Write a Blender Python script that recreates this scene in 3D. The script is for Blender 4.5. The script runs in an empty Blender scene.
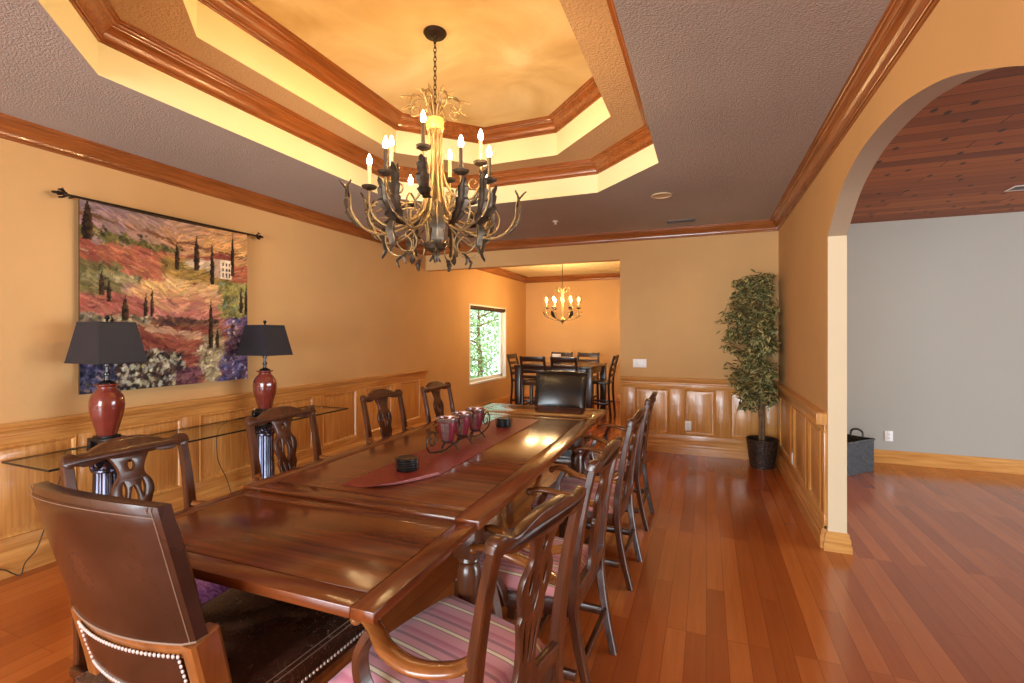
import bpy, bmesh, math, random
from mathutils import Vector, Matrix, noise

random.seed(7)
PI = math.pi
sc = bpy.context.scene
COL = sc.collection

# ------------------------------------------------------------------ camera, world, lights, exposure
sc.view_settings.view_transform = 'Standard'
sc.view_settings.look = 'None'
sc.view_settings.gamma = 1.0
sc.view_settings.use_curve_mapping = False
sc.view_settings.exposure = -0.06

CAM_H, FPX, YAW = 1.456, 480.6, 0.3844
cam = bpy.data.objects.new('camera', bpy.data.cameras.new('camera'))
cam.data.sensor_fit = 'HORIZONTAL'
cam.data.sensor_width = 36.0
cam.data.lens = 36.0 * FPX / 1024
cam.data.shift_y = -7.9 / 1024
cam.data.clip_start = 0.02
cam.location = (0, 0, CAM_H)
cam.rotation_euler = (PI / 2, 0, YAW)
COL.objects.link(cam)
sc.camera = cam

world = bpy.data.worlds.new('daylight')
sc.world = world
world.use_nodes = True
world.node_tree.nodes['Background'].inputs[0].default_value = (0.86, 0.95, 1.0, 1)
world.node_tree.nodes['Background'].inputs[1].default_value = 3.2


def area_light(name, loc, rot, sx, sy, energy, color):
    d = bpy.data.lights.new(name, 'AREA')
    d.shape = 'RECTANGLE'
    d.size, d.size_y = sx, sy
    d.energy, d.color = energy, color
    o = bpy.data.objects.new(name, d)
    o.location, o.rotation_euler = loc, rot
    COL.objects.link(o)
    return o


# daylight coming through the real window openings behind the camera and in the side room
area_light('front_window_daylight', (-1.6, -5.12, 1.40), (PI / 2, 0, 0), 4.2, 2.2, 620, (0.82, 0.92, 1.0))
area_light('side_window_daylight', (8.12, 3.0, 1.40), (PI / 2, 0, PI / 2), 5.0, 2.2, 560, (0.82, 0.92, 1.0))

BULB_COLOR = (1.0, 0.65, 0.29)
BULB_STRENGTH = 330.0
SMALL_BULB_STRENGTH = 1300.0


# ------------------------------------------------------------------ materials
def new_mat(name):
    m = bpy.data.materials.new(name)
    m.use_nodes = True
    nt = m.node_tree
    b = nt.nodes['Principled BSDF']
    return m, nt, b


def node(nt, typ, **kw):
    n = nt.nodes.new(typ)
    for k, v in kw.items():
        if k in n.inputs.keys():
            n.inputs[k].default_value = v
        else:
            setattr(n, k, v)
    return n


def rgb(c):
    return (c[0], c[1], c[2], 1)


def srgb(r, g, b):
    f = lambda v: (v / 255 / 12.92) if v <= 10 else ((v / 255 + 0.055) / 1.055) ** 2.4
    return (f(r), f(g), f(b))


def ramp(nt, stops):
    r = nt.nodes.new('ShaderNodeValToRGB')
    el = r.color_ramp.elements
    while len(el) < len(stops):
        el.new(0.5)
    for e, (p, c) in zip(el, stops):
        e.position = p
        e.color = rgb(c) if len(c) == 3 else c
    return r


def coords(nt, scale=(1, 1, 1), rot=(0, 0, 0)):
    tc = nt.nodes.new('ShaderNodeTexCoord')
    mp = nt.nodes.new('ShaderNodeMapping')
    mp.inputs['Scale'].default_value = scale
    mp.inputs['Rotation'].default_value = rot
    nt.links.new(tc.outputs['Object'], mp.inputs['Vector'])
    return mp


def bump(nt, b, src, strength, dist=0.01):
    bp = nt.nodes.new('ShaderNodeBump')
    bp.inputs['Strength'].default_value = strength
    bp.inputs['Distance'].default_value = dist
    nt.links.new(src, bp.inputs['Height'])
    nt.links.new(bp.outputs['Normal'], b.inputs['Normal'])


def plain(name, color, rough=0.5, metal=0.0, var=0.12, scale=6.0, bmp=0.0, coat=0.0, spec=0.5):
    m, nt, b = new_mat(name)
    mp = coords(nt, (scale,) * 3)
    n = node(nt, 'ShaderNodeTexNoise', Scale=1.0, Detail=4.0)
    nt.links.new(mp.outputs[0], n.inputs['Vector'])
    r = ramp(nt, [(0.3, tuple(v * (1 - var) for v in color)), (0.7, tuple(min(1, v * (1 + var)) for v in color))])
    nt.links.new(n.outputs['Fac'], r.inputs[0])
    nt.links.new(r.outputs[0], b.inputs['Base Color'])
    b.inputs['Roughness'].default_value = rough
    b.inputs['Metallic'].default_value = metal
    b.inputs['Coat Weight'].default_value = coat
    b.inputs['Coat Roughness'].default_value = 0.1
    b.inputs['Specular IOR Level'].default_value = spec
    if bmp:
        bump(nt, b, n.outputs['Fac'], bmp)
    return m


def wood(name, c1, c2, axis, rough=0.3, fine=60.0, coarse=7.0, coat=0.0, bmp=0.05, rings=5.0, swirl=0.6):
    """wood with grain running along axis"""
    m, nt, b = new_mat(name)
    st = [1.0, 1.0, 1.0]
    st['xyz'.index(axis)] = 0.05
    mp = coords(nt, tuple(fine * s for s in st))
    n1 = node(nt, 'ShaderNodeTexNoise', Scale=1.0, Detail=3.0)
    nt.links.new(mp.outputs[0], n1.inputs['Vector'])
    st['xyz'.index(axis)] = 0.14
    mp2 = coords(nt, tuple(coarse * s for s in st))
    n2 = node(nt, 'ShaderNodeTexNoise', Scale=1.0, Detail=2.0, Distortion=swirl)
    nt.links.new(mp2.outputs[0], n2.inputs['Vector'])
    mul = node(nt, 'ShaderNodeMath', operation='MULTIPLY')
    mul.inputs[1].default_value = rings
    nt.links.new(n2.outputs['Fac'], mul.inputs[0])
    sn = node(nt, 'ShaderNodeMath', operation='PINGPONG')
    sn.inputs[1].default_value = 1.0
    nt.links.new(mul.outputs[0], sn.inputs[0])
    mix = node(nt, 'ShaderNodeMix', data_type='FLOAT')
    mix.inputs[0].default_value = 0.16
    nt.links.new(n1.outputs['Fac'], mix.inputs[2])
    nt.links.new(sn.outputs[0], mix.inputs[3])
    r = ramp(nt, [(0.22, c1), (0.72, c2)])
    nt.links.new(mix.outputs[0], r.inputs[0])
    nt.links.new(r.outputs[0], b.inputs['Base Color'])
    b.inputs['Roughness'].default_value = rough
    b.inputs['Coat Weight'].default_value = coat
    b.inputs['Coat Roughness'].default_value = 0.08
    bump(nt, b, n1.outputs['Fac'], bmp, 0.004)
    return m


def plank_mat(name, tones, width, length, along, rough, coat, knots=False, grain=1.0, seam=0.75, gap=0.0012):
    m, nt, b = new_mat(name)
    rot = (0, 0, PI / 2) if along == 'y' else (0, 0, 0)
    mp = coords(nt, (1, 1, 1), rot)
    br = node(nt, 'ShaderNodeTexBrick', Scale=1.0)
    br.inputs['Color1'].default_value = (0, 0, 0, 1)
    br.inputs['Color2'].default_value = (1, 1, 1, 1)
    br.inputs['Mortar'].default_value = (0.5, 0.5, 0.5, 1)
    br.inputs['Mortar Size'].default_value = gap
    br.inputs['Mortar Smooth'].default_value = 0.0
    br.inputs['Brick Width'].default_value = length
    br.inputs['Row Height'].default_value = width
    br.offset = 0.37
    br.offset_frequency = 3
    nt.links.new(mp.outputs[0], br.inputs['Vector'])
    sc3 = (38, 2.2, 38) if along == 'y' else (2.2, 38, 38)
    mp2 = coords(nt, sc3)
    # shift the grain from board to board
    add = node(nt, 'ShaderNodeVectorMath', operation='MULTIPLY_ADD')
    nt.links.new(br.outputs['Color'], add.inputs[0])
    add.inputs[1].default_value = (13, 13, 13)
    nt.links.new(mp2.outputs[0], add.inputs[2])
    n = node(nt, 'ShaderNodeTexNoise', Scale=1.0, Detail=5.0, Distortion=0.6)
    nt.links.new(add.outputs[0], n.inputs['Vector'])
    mix = node(nt, 'ShaderNodeMix', data_type='FLOAT')
    mix.inputs[0].default_value = 0.42 * grain
    nt.links.new(br.outputs['Color'], mix.inputs[2])
    nt.links.new(n.outputs['Fac'], mix.inputs[3])
    r = ramp(nt, [(0.08, tones[0]), (0.5, tones[1]), (0.92, tones[2])])
    nt.links.new(mix.outputs[0], r.inputs[0])
    dark = node(nt, 'ShaderNodeMix', data_type='RGBA', blend_type='MIX')
    nt.links.new(br.outputs['Fac'], dark.inputs[0])
    nt.links.new(r.outputs[0], dark.inputs[6])
    dark.inputs[7].default_value = rgb(tuple(v * seam for v in tones[0]))
    last = dark.outputs[2]
    if knots:
        mp3 = coords(nt, (4.6, 2.6, 3))
        vo = node(nt, 'ShaderNodeTexVoronoi', Scale=1.0, voronoi_dimensions='2D')
        nt.links.new(mp3.outputs[0], vo.inputs['Vector'])
        kr = ramp(nt, [(0.05, (1, 1, 1)), (0.10, (0, 0, 0))])
        nt.links.new(vo.outputs['Distance'], kr.inputs[0])
        k = node(nt, 'ShaderNodeMix', data_type='RGBA')
        nt.links.new(kr.outputs[0], k.inputs[0])
        nt.links.new(last, k.inputs[6])
        k.inputs[7].default_value = (0.02, 0.009, 0.005, 1)
        last = k.outputs[2]
    nt.links.new(last, b.inputs['Base Color'])
    b.inputs['Roughness'].default_value = rough
    b.inputs['Coat Weight'].default_value = coat
    b.inputs['Coat Roughness'].default_value = 0.12
    bump(nt, b, br.outputs['Fac'], -0.15, 0.002)
    return m


def plaster(name, color, scale, strength, var=0.06, rough=0.8, big=1.2):
    m, nt, b = new_mat(name)
    mp = coords(nt)
    n = node(nt, 'ShaderNodeTexNoise', Scale=scale, Detail=3.0)
    n2 = node(nt, 'ShaderNodeTexNoise', Scale=big, Detail=3.0)
    nt.links.new(mp.outputs[0], n.inputs['Vector'])
    nt.links.new(mp.outputs[0], n2.inputs['Vector'])
    r = ramp(nt, [(0.3, tuple(v * (1 - var) for v in color)), (0.7, tuple(v * (1 + var) for v in color))])
    nt.links.new(n2.outputs['Fac'], r.inputs[0])
    nt.links.new(r.outputs[0], b.inputs['Base Color'])
    b.inputs['Roughness'].default_value = rough
    b.inputs['Specular IOR Level'].default_value = 0.25
    bump(nt, b, n.outputs['Fac'], strength, 0.02)
    return m


def glass_mat(name, tint=(1, 1, 1), gloss=0.1):
    m, nt, b = new_mat(name)
    nt.nodes.remove(b)
    out = nt.nodes['Material Output']
    tr = node(nt, 'ShaderNodeBsdfTransparent', Color=rgb(tint))
    gl = node(nt, 'ShaderNodeBsdfGlossy', Roughness=0.02)
    lw = node(nt, 'ShaderNodeLayerWeight', Blend=0.5)
    pw = node(nt, 'ShaderNodeMath', operation='POWER')
    pw.inputs[1].default_value = 4.0
    nt.links.new(lw.outputs['Facing'], pw.inputs[0])
    fr = node(nt, 'ShaderNodeMath', operation='MULTIPLY_ADD')
    fr.inputs[1].default_value = 0.5
    fr.inputs[2].default_value = 0.04
    nt.links.new(pw.outputs[0], fr.inputs[0])
    mx = nt.nodes.new('ShaderNodeMixShader')
    nt.links.new(fr.outputs[0], mx.inputs[0])
    nt.links.new(tr.outputs[0], mx.inputs[1])
    nt.links.new(gl.outputs[0], mx.inputs[2])
    nt.links.new(mx.outputs[0], out.inputs['Surface'])
    return m


def emit_mat(name, color, strength):
    m, nt, b = new_mat(name)
    b.inputs['Base Color'].default_value = rgb(color)
    b.inputs['Emission Color'].default_value = rgb(color)
    b.inputs['Emission Strength'].default_value = strength
    return m


def attr_mat(name, rough=0.6, spec=0.3, bmp=0.0, trans=0.0):
    m, nt, b = new_mat(name)
    a = node(nt, 'ShaderNodeVertexColor', layer_name='paint')
    nt.links.new(a.outputs[0], b.inputs['Base Color'])
    b.inputs['Roughness'].default_value = rough
    b.inputs['Specular IOR Level'].default_value = spec
    if bmp:
        mp = coords(nt, (260,) * 3)
        n = node(nt, 'ShaderNodeTexNoise', Scale=1.0, Detail=2.0)
        nt.links.new(mp.outputs[0], n.inputs['Vector'])
        bump(nt, b, n.outputs['Fac'], bmp, 0.003)
    return m


def weave_mat(name, c1, c2, scale=70.0, rough=0.5):
    m, nt, b = new_mat(name)
    mp = coords(nt, (scale,) * 3)
    ck = node(nt, 'ShaderNodeTexNoise', Scale=0.7, Detail=2.0)
    nt.links.new(mp.outputs[0], ck.inputs['Vector'])
    r = ramp(nt, [(0.35, c1), (0.7, c2)])
    nt.links.new(ck.outputs['Fac'], r.inputs[0])
    nt.links.new(r.outputs[0], b.inputs['Base Color'])
    b.inputs['Roughness'].default_value = rough
    bump(nt, b, ck.outputs['Fac'], 0.5, 0.01)
    return m


def stripe_mat(name):
    """pink upholstery: narrow green, cream and grey stripes running front to back"""
    m, nt, b = new_mat(name)
    tc = nt.nodes.new('ShaderNodeTexCoord')
    sep = nt.nodes.new('ShaderNodeSeparateXYZ')
    nt.links.new(tc.outputs['Object'], sep.inputs[0])
    mul = node(nt, 'ShaderNodeMath', operation='MULTIPLY')
    mul.inputs[1].default_value = 1 / 0.125
    nt.links.new(sep.outputs['X'], mul.inputs[0])
    fr = node(nt, 'ShaderNodeMath', operation='FRACT')
    nt.links.new(mul.outputs[0], fr.inputs[0])
    pink, pink2 = srgb(214, 150, 160), srgb(190, 112, 130)
    cream, green, grey = srgb(240, 226, 196), srgb(90, 92, 62), srgb(128, 102, 110)
    r = ramp(nt, [(0.0, pink2), (0.05, pink), (0.30, pink), (0.32, green), (0.345, cream), (0.42, cream), (0.44, green), (0.47, pink),
                  (0.66, pink), (0.70, grey), (0.73, pink2), (0.76, grey), (0.79, pink), (0.97, pink2)])
    r.color_ramp.interpolation = 'LINEAR'
    nt.links.new(fr.outputs[0], r.inputs[0])
    nt.links.new(r.outputs[0], b.inputs['Base Color'])
    b.inputs['Roughness'].default_value = 0.55
    b.inputs['Sheen Weight'].default_value = 0.2
    mp = coords(nt, (300,) * 3)
    n = node(nt, 'ShaderNodeTexNoise', Scale=1.0)
    nt.links.new(mp.outputs[0], n.inputs['Vector'])
    bump(nt, b, n.outputs['Fac'], 0.1, 0.002)
    return m


def damask_mat(name, c1, c2, scale=22.0, rough=0.4):
    m, nt, b = new_mat(name)
    mp = coords(nt, (scale,) * 3)
    vo = node(nt, 'ShaderNodeTexVoronoi', Scale=0.7, feature='SMOOTH_F1')
    no = node(nt, 'ShaderNodeTexNoise', Scale=0.8, Detail=2.0, Distortion=3.0)
    nt.links.new(mp.outputs[0], no.inputs['Vector'])
    nt.links.new(mp.outputs[0], vo.inputs['Vector'])
    mul = node(nt, 'ShaderNodeMath', operation='MULTIPLY')
    mul.inputs[1].default_value = 7.0
    nt.links.new(no.outputs['Fac'], mul.inputs[0])
    pg = node(nt, 'ShaderNodeMath', operation='PINGPONG')
    pg.inputs[1].default_value = 1.0
    nt.links.new(mul.outputs[0], pg.inputs[0])
    r = ramp(nt, [(0.3, c1), (0.75, c2)])
    nt.links.new(pg.outputs[0], r.inputs[0])
    nt.links.new(r.outputs[0], b.inputs['Base Color'])
    b.inputs['Roughness'].default_value = rough
    return m


def leather_mat(name, c1, c2, rough, scr=0.0):
    m, nt, b = new_mat(name)
    mp = coords(nt, (5,) * 3)
    n = node(nt, 'ShaderNodeTexNoise', Scale=1.0, Detail=4.0)
    nt.links.new(mp.outputs[0], n.inputs['Vector'])
    r = ramp(nt, [(0.32, c1), (0.68, c2)])
    nt.links.new(n.outputs['Fac'], r.inputs[0])
    last = r.outputs[0]
    if scr:
        mp3 = coords(nt, (9, 9, 9))
        n3 = node(nt, 'ShaderNodeTexNoise', Scale=1.3, Detail=2.0, Distortion=2.5)
        nt.links.new(mp3.outputs[0], n3.inputs['Vector'])
        r3 = ramp(nt, [(0.488, (0, 0, 0)), (0.5, (scr, scr, scr)), (0.512, (0, 0, 0))])
        nt.links.new(n3.outputs['Fac'], r3.inputs[0])
        mx = node(nt, 'ShaderNodeMix', data_type='RGBA')
        nt.links.new(r3.outputs[0], mx.inputs[0])
        nt.links.new(last, mx.inputs[6])
        mx.inputs[7].default_value = rgb(srgb(150, 118, 104))
        last = mx.outputs[2]
    nt.links.new(last, b.inputs['Base Color'])
    rr = ramp(nt, [(0.3, (rough * 0.75,) * 3), (0.7, (rough * 1.3,) * 3)])
    nt.links.new(n.outputs['Fac'], rr.inputs[0])
    nt.links.new(rr.outputs[0], b.inputs['Roughness'])
    mp2 = coords(nt, (240,) * 3)
    n2 = node(nt, 'ShaderNodeTexNoise', Scale=1.0)
    nt.links.new(mp2.outputs[0], n2.inputs['Vector'])
    bump(nt, b, n2.outputs['Fac'], 0.08, 0.002)
    return m


def mottled(name, c1, c2, c3, scale=1.6):
    m, nt, b = new_mat(name)
    mp = coords(nt, (1, 1, 1))
    n = node(nt, 'ShaderNodeTexNoise', Scale=scale, Detail=5.0, Distortion=0.8)
    nt.links.new(mp.outputs[0], n.inputs['Vector'])
    r = ramp(nt, [(0.32, c1), (0.5, c2), (0.68, c3)])
    nt.links.new(n.outputs['Fac'], r.inputs[0])
    nt.links.new(r.outputs[0], b.inputs['Base Color'])
    b.inputs['Roughness'].default_value = 0.7
    n2 = node(nt, 'ShaderNodeTexNoise', Scale=60.0)
    nt.links.new(mp.outputs[0], n2.inputs['Vector'])
    bump(nt, b, n2.outputs['Fac'], 0.12, 0.01)
    return m


OAK1, OAK2 = srgb(182, 118, 54), srgb(224, 166, 92)
CROWN1, CROWN2 = srgb(120, 66, 29), srgb(168, 99, 48)
CH1, CH2 = srgb(46, 23, 12), srgb(92, 49, 26)
TB1, TB2 = srgb(74, 34, 15), srgb(126, 64, 30)
M = {
    'wall': plaster('painted_wall', srgb(207, 164, 109), 90, 0.05, 0.05),
    'jamb': plaster('pale_jamb_paint', srgb(226, 206, 170), 90, 0.05, 0.03),
    'soffit': plaster('shaded_arch_soffit', srgb(168, 146, 120), 90, 0.05, 0.03),  # darker grey-tan puts the shade under the arch into the colour
    'grey_wall': plaster('grey_wall_paint', srgb(174, 172, 162), 90, 0.05, 0.02),
    'ceiling': plaster('knockdown_ceiling', srgb(180, 174, 168), 105, 0.45, 0.05, 0.75),
    'tray_band': plaster('tray_band_paint', srgb(244, 234, 184), 60, 0.06, 0.03),
    'tray_top': mottled('faux_painted_ceiling', srgb(212, 180, 124), srgb(230, 204, 150), srgb(246, 228, 184)),
    'tray_ledge': plaster('tray_ledge_plaster', srgb(206, 172, 132), 75, 0.5, 0.04),
    'floor': plank_mat('oak_floor_boards', [srgb(150, 72, 28), srgb(172, 88, 36), srgb(196, 110, 50)], 0.092, 1.25, 'y', 0.2, 0.35),
    'plank_ceiling': plank_mat('knotty_plank_ceiling', [srgb(84, 40, 14), srgb(128, 66, 26), srgb(168, 98, 44)], 0.135, 2.6, 'x', 0.62, 0.0, True, 1.0, 0.25, 0.0035),
    'oak_x': wood('oak_grain_across', OAK1, OAK2, 'x', 0.3, coat=0.3),
    'oak_y': wood('oak_grain_along', OAK1, OAK2, 'y', 0.3, coat=0.3),
    'oak_z': wood('oak_grain_upright', OAK1, OAK2, 'z', 0.3, coat=0.3),
    'crown_x': wood('crown_grain_across', CROWN1, CROWN2, 'x', 0.26, coat=0.25),
    'crown_y': wood('crown_grain_along', CROWN1, CROWN2, 'y', 0.26, coat=0.25),
    'chair_wood': wood('carved_chair_wood', CH1, CH2, 'z', 0.3, 45, 5, 0.2, 0.02),
    'arm_wood': wood('worn_arm_wood', srgb(88, 46, 20), srgb(150, 90, 42), 'y', 0.24, 45, 5, 0.4, 0.03),
    'table_x': wood('table_grain_across', TB1, TB2, 'x', 0.17, 34, 5, 0.0, 0.06),
    'table_y': wood('table_grain_along', TB1, TB2, 'y', 0.17, 34, 5, 0.0, 0.06),
    'table_dark': wood('table_underframe_wood', srgb(48, 24, 12), srgb(92, 50, 26), 'z', 0.3, 40, 5, 0.3, 0.02),
    'host_wood': wood('host_chair_wood', srgb(104, 56, 25), srgb(156, 94, 44), 'z', 0.28, 45, 5, 0.4, 0.03),
    'espresso': wood('espresso_wood', srgb(30, 18, 14), srgb(56, 34, 25), 'z', 0.3, 45, 5, 0.3, 0.02),
    'brown_leather': leather_mat('brown_leather', srgb(50, 28, 18), srgb(78, 44, 28), 0.24),
    'seat_leather': leather_mat('scratched_seat_leather', srgb(48, 30, 22), srgb(78, 50, 38), 0.26, 0.7),
    'black_leather': leather_mat('black_leather', srgb(22, 20, 20), srgb(38, 32, 30), 0.22),
    'stripe': stripe_mat('pink_striped_upholstery'),
    'damask': damask_mat('purple_damask', srgb(128, 62, 112), srgb(178, 112, 160)),
    'runner': damask_mat('red_runner_cloth', srgb(116, 38, 36), srgb(150, 60, 52), 30.0, 0.5),
    'runner_lining': damask_mat('pink_runner_lining', srgb(196, 120, 120), srgb(214, 150, 150), 30.0, 0.4),
    'nail': plain('nickel_nailheads', (0.85, 0.84, 0.84), 0.3, 0.6, 0.05),
    'thread': plain('pale_stitching', srgb(136, 108, 88), 0.6),
    'iron': plain('dark_iron', srgb(58, 46, 38), 0.42, 0.7, 0.25, 30),
    'bronze': plain('aged_gilt_iron', srgb(160, 134, 92), 0.42, 0.55, 0.35, 25),
    'leaf_iron': plain('dark_gilt_leaf', srgb(82, 70, 56), 0.45, 0.6, 0.4, 30),
    'candle': plain('ivory_candle_sleeve', srgb(226, 200, 140), 0.5),
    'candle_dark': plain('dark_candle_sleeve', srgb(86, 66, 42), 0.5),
    'bulb': emit_mat('glowing_bulb', BULB_COLOR, BULB_STRENGTH),
    'bulb_small': emit_mat('glowing_bulb_small', BULB_COLOR, SMALL_BULB_STRENGTH),
    'gold': plain('pale_gold_band', srgb(224, 190, 110), 0.45, 0.3, 0.15, 30),
    'shade': plain('navy_lamp_shade', srgb(27, 27, 36), 0.6, 0, 0.1, 80, 0.1),
    'shade_trim': plain('navy_shade_binding', srgb(30, 30, 38), 0.6),
    'glaze': plain('red_crackle_glaze', srgb(112, 46, 36), 0.12, 0, 0.2, 14, 0.0, 0.6),
    'black': plain('black_lacquer', srgb(26, 24, 24), 0.25, 0, 0.2),
    'column': plain('black_polished_column', srgb(98, 100, 116), 0.13, 0.95, 0.35, 12),
    'edge': plain('dark_glass_edge', (0.010, 0.016, 0.013), 0.1),
    'glass': glass_mat('clear_glass', (0.94, 0.98, 0.96)),
    'pane': glass_mat('window_glass', (0.97, 1, 0.98)),
    'mercury': plain('silvered_glass', (0.62, 0.56, 0.54), 0.14, 0.9, 0.2, 40),
    'candle_red': plain('rose_wax_glass', srgb(124, 42, 56), 0.18, 0.2, 0.15, 30, coat=0.6),
    'white_plastic': plain('white_plastic', (0.93, 0.93, 0.92), 0.35, 0, 0.02),
    'dark_hole': plain('dark_recess', (0.02, 0.02, 0.02), 0.6),
    'vent_grey': plain('grey_vent_metal', srgb(120, 112, 108), 0.5),
    'white_paint': plain('white_window_paint', (0.84, 0.84, 0.80), 0.4, 0, 0.02),
    'blind': plain('rolled_brown_blind', srgb(70, 44, 26), 0.7, 0, 0.3, 40),
    'wicker': weave_mat('dark_wicker', srgb(28, 20, 16), srgb(74, 54, 42), 60),
    'grey_wicker': weave_mat('charcoal_wicker', srgb(30, 30, 32), srgb(78, 76, 78), 60),
    'bark': plain('ficus_bark', srgb(118, 92, 64), 0.7, 0, 0.35, 30, 0.3),
    'moss': plain('dried_moss', srgb(70, 58, 34), 0.9, 0, 0.4, 60, 0.4),
    'variegated': attr_mat('variegated_leaf', 0.45),
    'tree_leaf': attr_mat('garden_leaf', 0.5),
    'paint': attr_mat('woven_landscape', 0.75, 0.15, 0.25),
    'cord': plain('dark_power_cord', srgb(60, 44, 28), 0.5),
    'paper': plain('white_paper', (0.85, 0.85, 0.85), 0.6, 0, 0.02),
    'lawn': plain('garden_lawn', srgb(96, 130, 60), 0.9, 0, 0.3),
    'coaster': plain('dark_slate_coaster', srgb(34, 34, 36), 0.3, 0.2, 0.2, 30),
}


# ------------------------------------------------------------------ mesh helpers
def cr(pts, n=8):
    """Catmull-Rom through pts (Vectors or tuples, any length)"""
    pts = [tuple(p) for p in pts]
    P = [pts[0]] + pts + [pts[-1]]
    out = []
    for i in range(1, len(P) - 2):
        p0, p1, p2, p3 = P[i - 1], P[i], P[i + 1], P[i + 2]
        for k in range(n):
            t = k / n
            out.append(tuple(0.5 * ((2 * b) + (-a + c) * t + (2 * a - 5 * b + 4 * c - d) * t * t + (-a + 3 * b - 3 * c + d) * t ** 3)
                             for a, b, c, d in zip(p0, p1, p2, p3)))
    out.append(pts[-1])
    return out


class MB:
    def __init__(self):
        self.bm = bmesh.new()
        self.mi = 0

    def _faces(self, fs):
        for f in fs:
            f.material_index = self.mi

    def face(self, vs):
        try:
            f = self.bm.faces.new(vs)
            f.material_index = self.mi
            return f
        except ValueError:
            return None

    def merge(self, other, mat=None):
        me = bpy.data.meshes.new('tmp')
        other.bm.to_mesh(me)
        if mat is not None:
            me.transform(mat)
        self.bm.from_mesh(me)
        bpy.data.meshes.remove(me)
        other.bm.free()

    def box(self, c, s, bev=0.0, rot=None, seg=2):
        b = MB()
        bmesh.ops.create_cube(b.bm, size=1.0, matrix=Matrix.Diagonal((s[0], s[1], s[2], 1)))
        if bev:
            bmesh.ops.bevel(b.bm, geom=b.bm.edges[:] , offset=bev, segments=seg, affect='EDGES', profile=0.5)
        for f in b.bm.faces:
            f.material_index = self.mi
        mat = Matrix.Translation(c)
        if rot is not None:
            mat = mat @ rot
        self.merge(b, mat)
        return self

    def box2(self, a, b, bev=0.0):
        return self.box(tuple((p + q) / 2 for p, q in zip(a, b)), tuple(abs(q - p) for p, q in zip(a, b)), bev)

    def tube(self, pts, r, seg=8, cap=True, flat=None, up=None, sq=False):
        """r: number or list; flat: (a, b) multipliers of the section along side/normal"""
        P = [Vector(p) for p in pts]
        n = len(P)
        seg = 8 if sq else seg
        R = r if isinstance(r, (list, tuple)) else [r] * n
        if len(R) != n:
            R = [R[min(len(R) - 1, int(i / (n - 1) * (len(R) - 1)))] * (1 - ((i / (n - 1) * (len(R) - 1)) % 1)) +
                 R[min(len(R) - 1, int(i / (n - 1) * (len(R) - 1)) + 1)] * ((i / (n - 1) * (len(R) - 1)) % 1) for i in range(n)]
        fa, fb = flat or (1, 1)
        rings = []
        prev = None
        for i in range(n):
            t = (P[min(i + 1, n - 1)] - P[max(i - 1, 0)])
            if t.length < 1e-9:
                t = Vector((0, 0, 1))
            t.normalize()
            if up is not None:
                side = t.cross(Vector(up))
                if side.length < 1e-4:
                    side = prev or Vector((1, 0, 0))
                side.normalize()
            else:
                if prev is None:
                    ref = Vector((0, 0, 1)) if abs(t.z) < 0.9 else Vector((1, 0, 0))
                    side = t.cross(ref).normalized()
                else:
                    side = (prev - t * prev.dot(t))
                    side = side.normalized() if side.length > 1e-6 else t.orthogonal().normalized()
            prev = side
            nor = side.cross(t)
            if sq:
                sec = [(0.95, 0.72), (0.72, 0.95), (-0.72, 0.95), (-0.95, 0.72), (-0.95, -0.72), (-0.72, -0.95), (0.72, -0.95), (0.95, -0.72)]
            else:
                sec = [(math.cos(2 * PI * k / seg), math.sin(2 * PI * k / seg)) for k in range(seg)]
            rings.append([self.bm.verts.new(P[i] + (side * ca_ * fa + nor * sa_ * fb) * R[i]) for ca_, sa_ in sec])
        for i in range(n - 1):
            for k in range(seg):
                self.face((rings[i][k], rings[i][(k + 1) % seg], rings[i + 1][(k + 1) % seg], rings[i + 1][k]))
        if cap:
            self.face(rings[0][::-1])
            self.face(rings[-1])
        return self

    def lathe(self, prof, c=(0, 0, 0), seg=24, square=0.0, ang=0.0):
        """prof: list of (r, z); ends with r == 0 close to a point"""
        rings = []
        for r, z in prof:
            if r < 1e-6:
                rings.append([self.bm.verts.new((c[0], c[1], c[2] + z))])
            else:
                rings.append([self.bm.verts.new((c[0] + r * math.cos(2 * PI * k / seg + ang), c[1] + r * math.sin(2 * PI * k / seg + ang), c[2] + z))
                              for k in range(seg)])
        for a, b in zip(rings, rings[1:]):
            if len(a) == 1 and len(b) == 1:
                continue
            for k in range(seg):
                k2 = (k + 1) % seg
                if len(a) == 1:
                    self.face((a[0], b[k2], b[k]))
                elif len(b) == 1:
                    self.face((a[k], a[k2], b[0]))
                else:
                    self.face((a[k], a[k2], b[k2], b[k]))
        if len(rings[0]) > 1:
            self.face(rings[0][::-1])
        if len(rings[-1]) > 1:
            self.face(rings[-1])
        return self

    def sphere(self, c, r, seg=12, sc_=(1, 1, 1)):
        n = max(4, seg // 2)
        self_prof = [(r * math.sin(PI * i / n), -r * math.cos(PI * i / n)) for i in range(n + 1)]
        b = MB()
        b.mi = self.mi
        b.lathe([(max(0, p[0]), p[1]) for p in self_prof], (0, 0, 0), seg)
        self.merge(b, Matrix.Translation(c) @ Matrix.Diagonal((sc_[0], sc_[1], sc_[2], 1)))
        return self

    def poly_prism(self, poly, z0, z1):
        a = [self.bm.verts.new((x, y, z0)) for x, y in poly]
        b = [self.bm.verts.new((x, y, z1)) for x, y in poly]
        n = len(poly)
        self.face(a[::-1])
        self.face(b)
        for i in range(n):
            self.face((a[i], a[(i + 1) % n], b[(i + 1) % n], b[i]))
        return self

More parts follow.
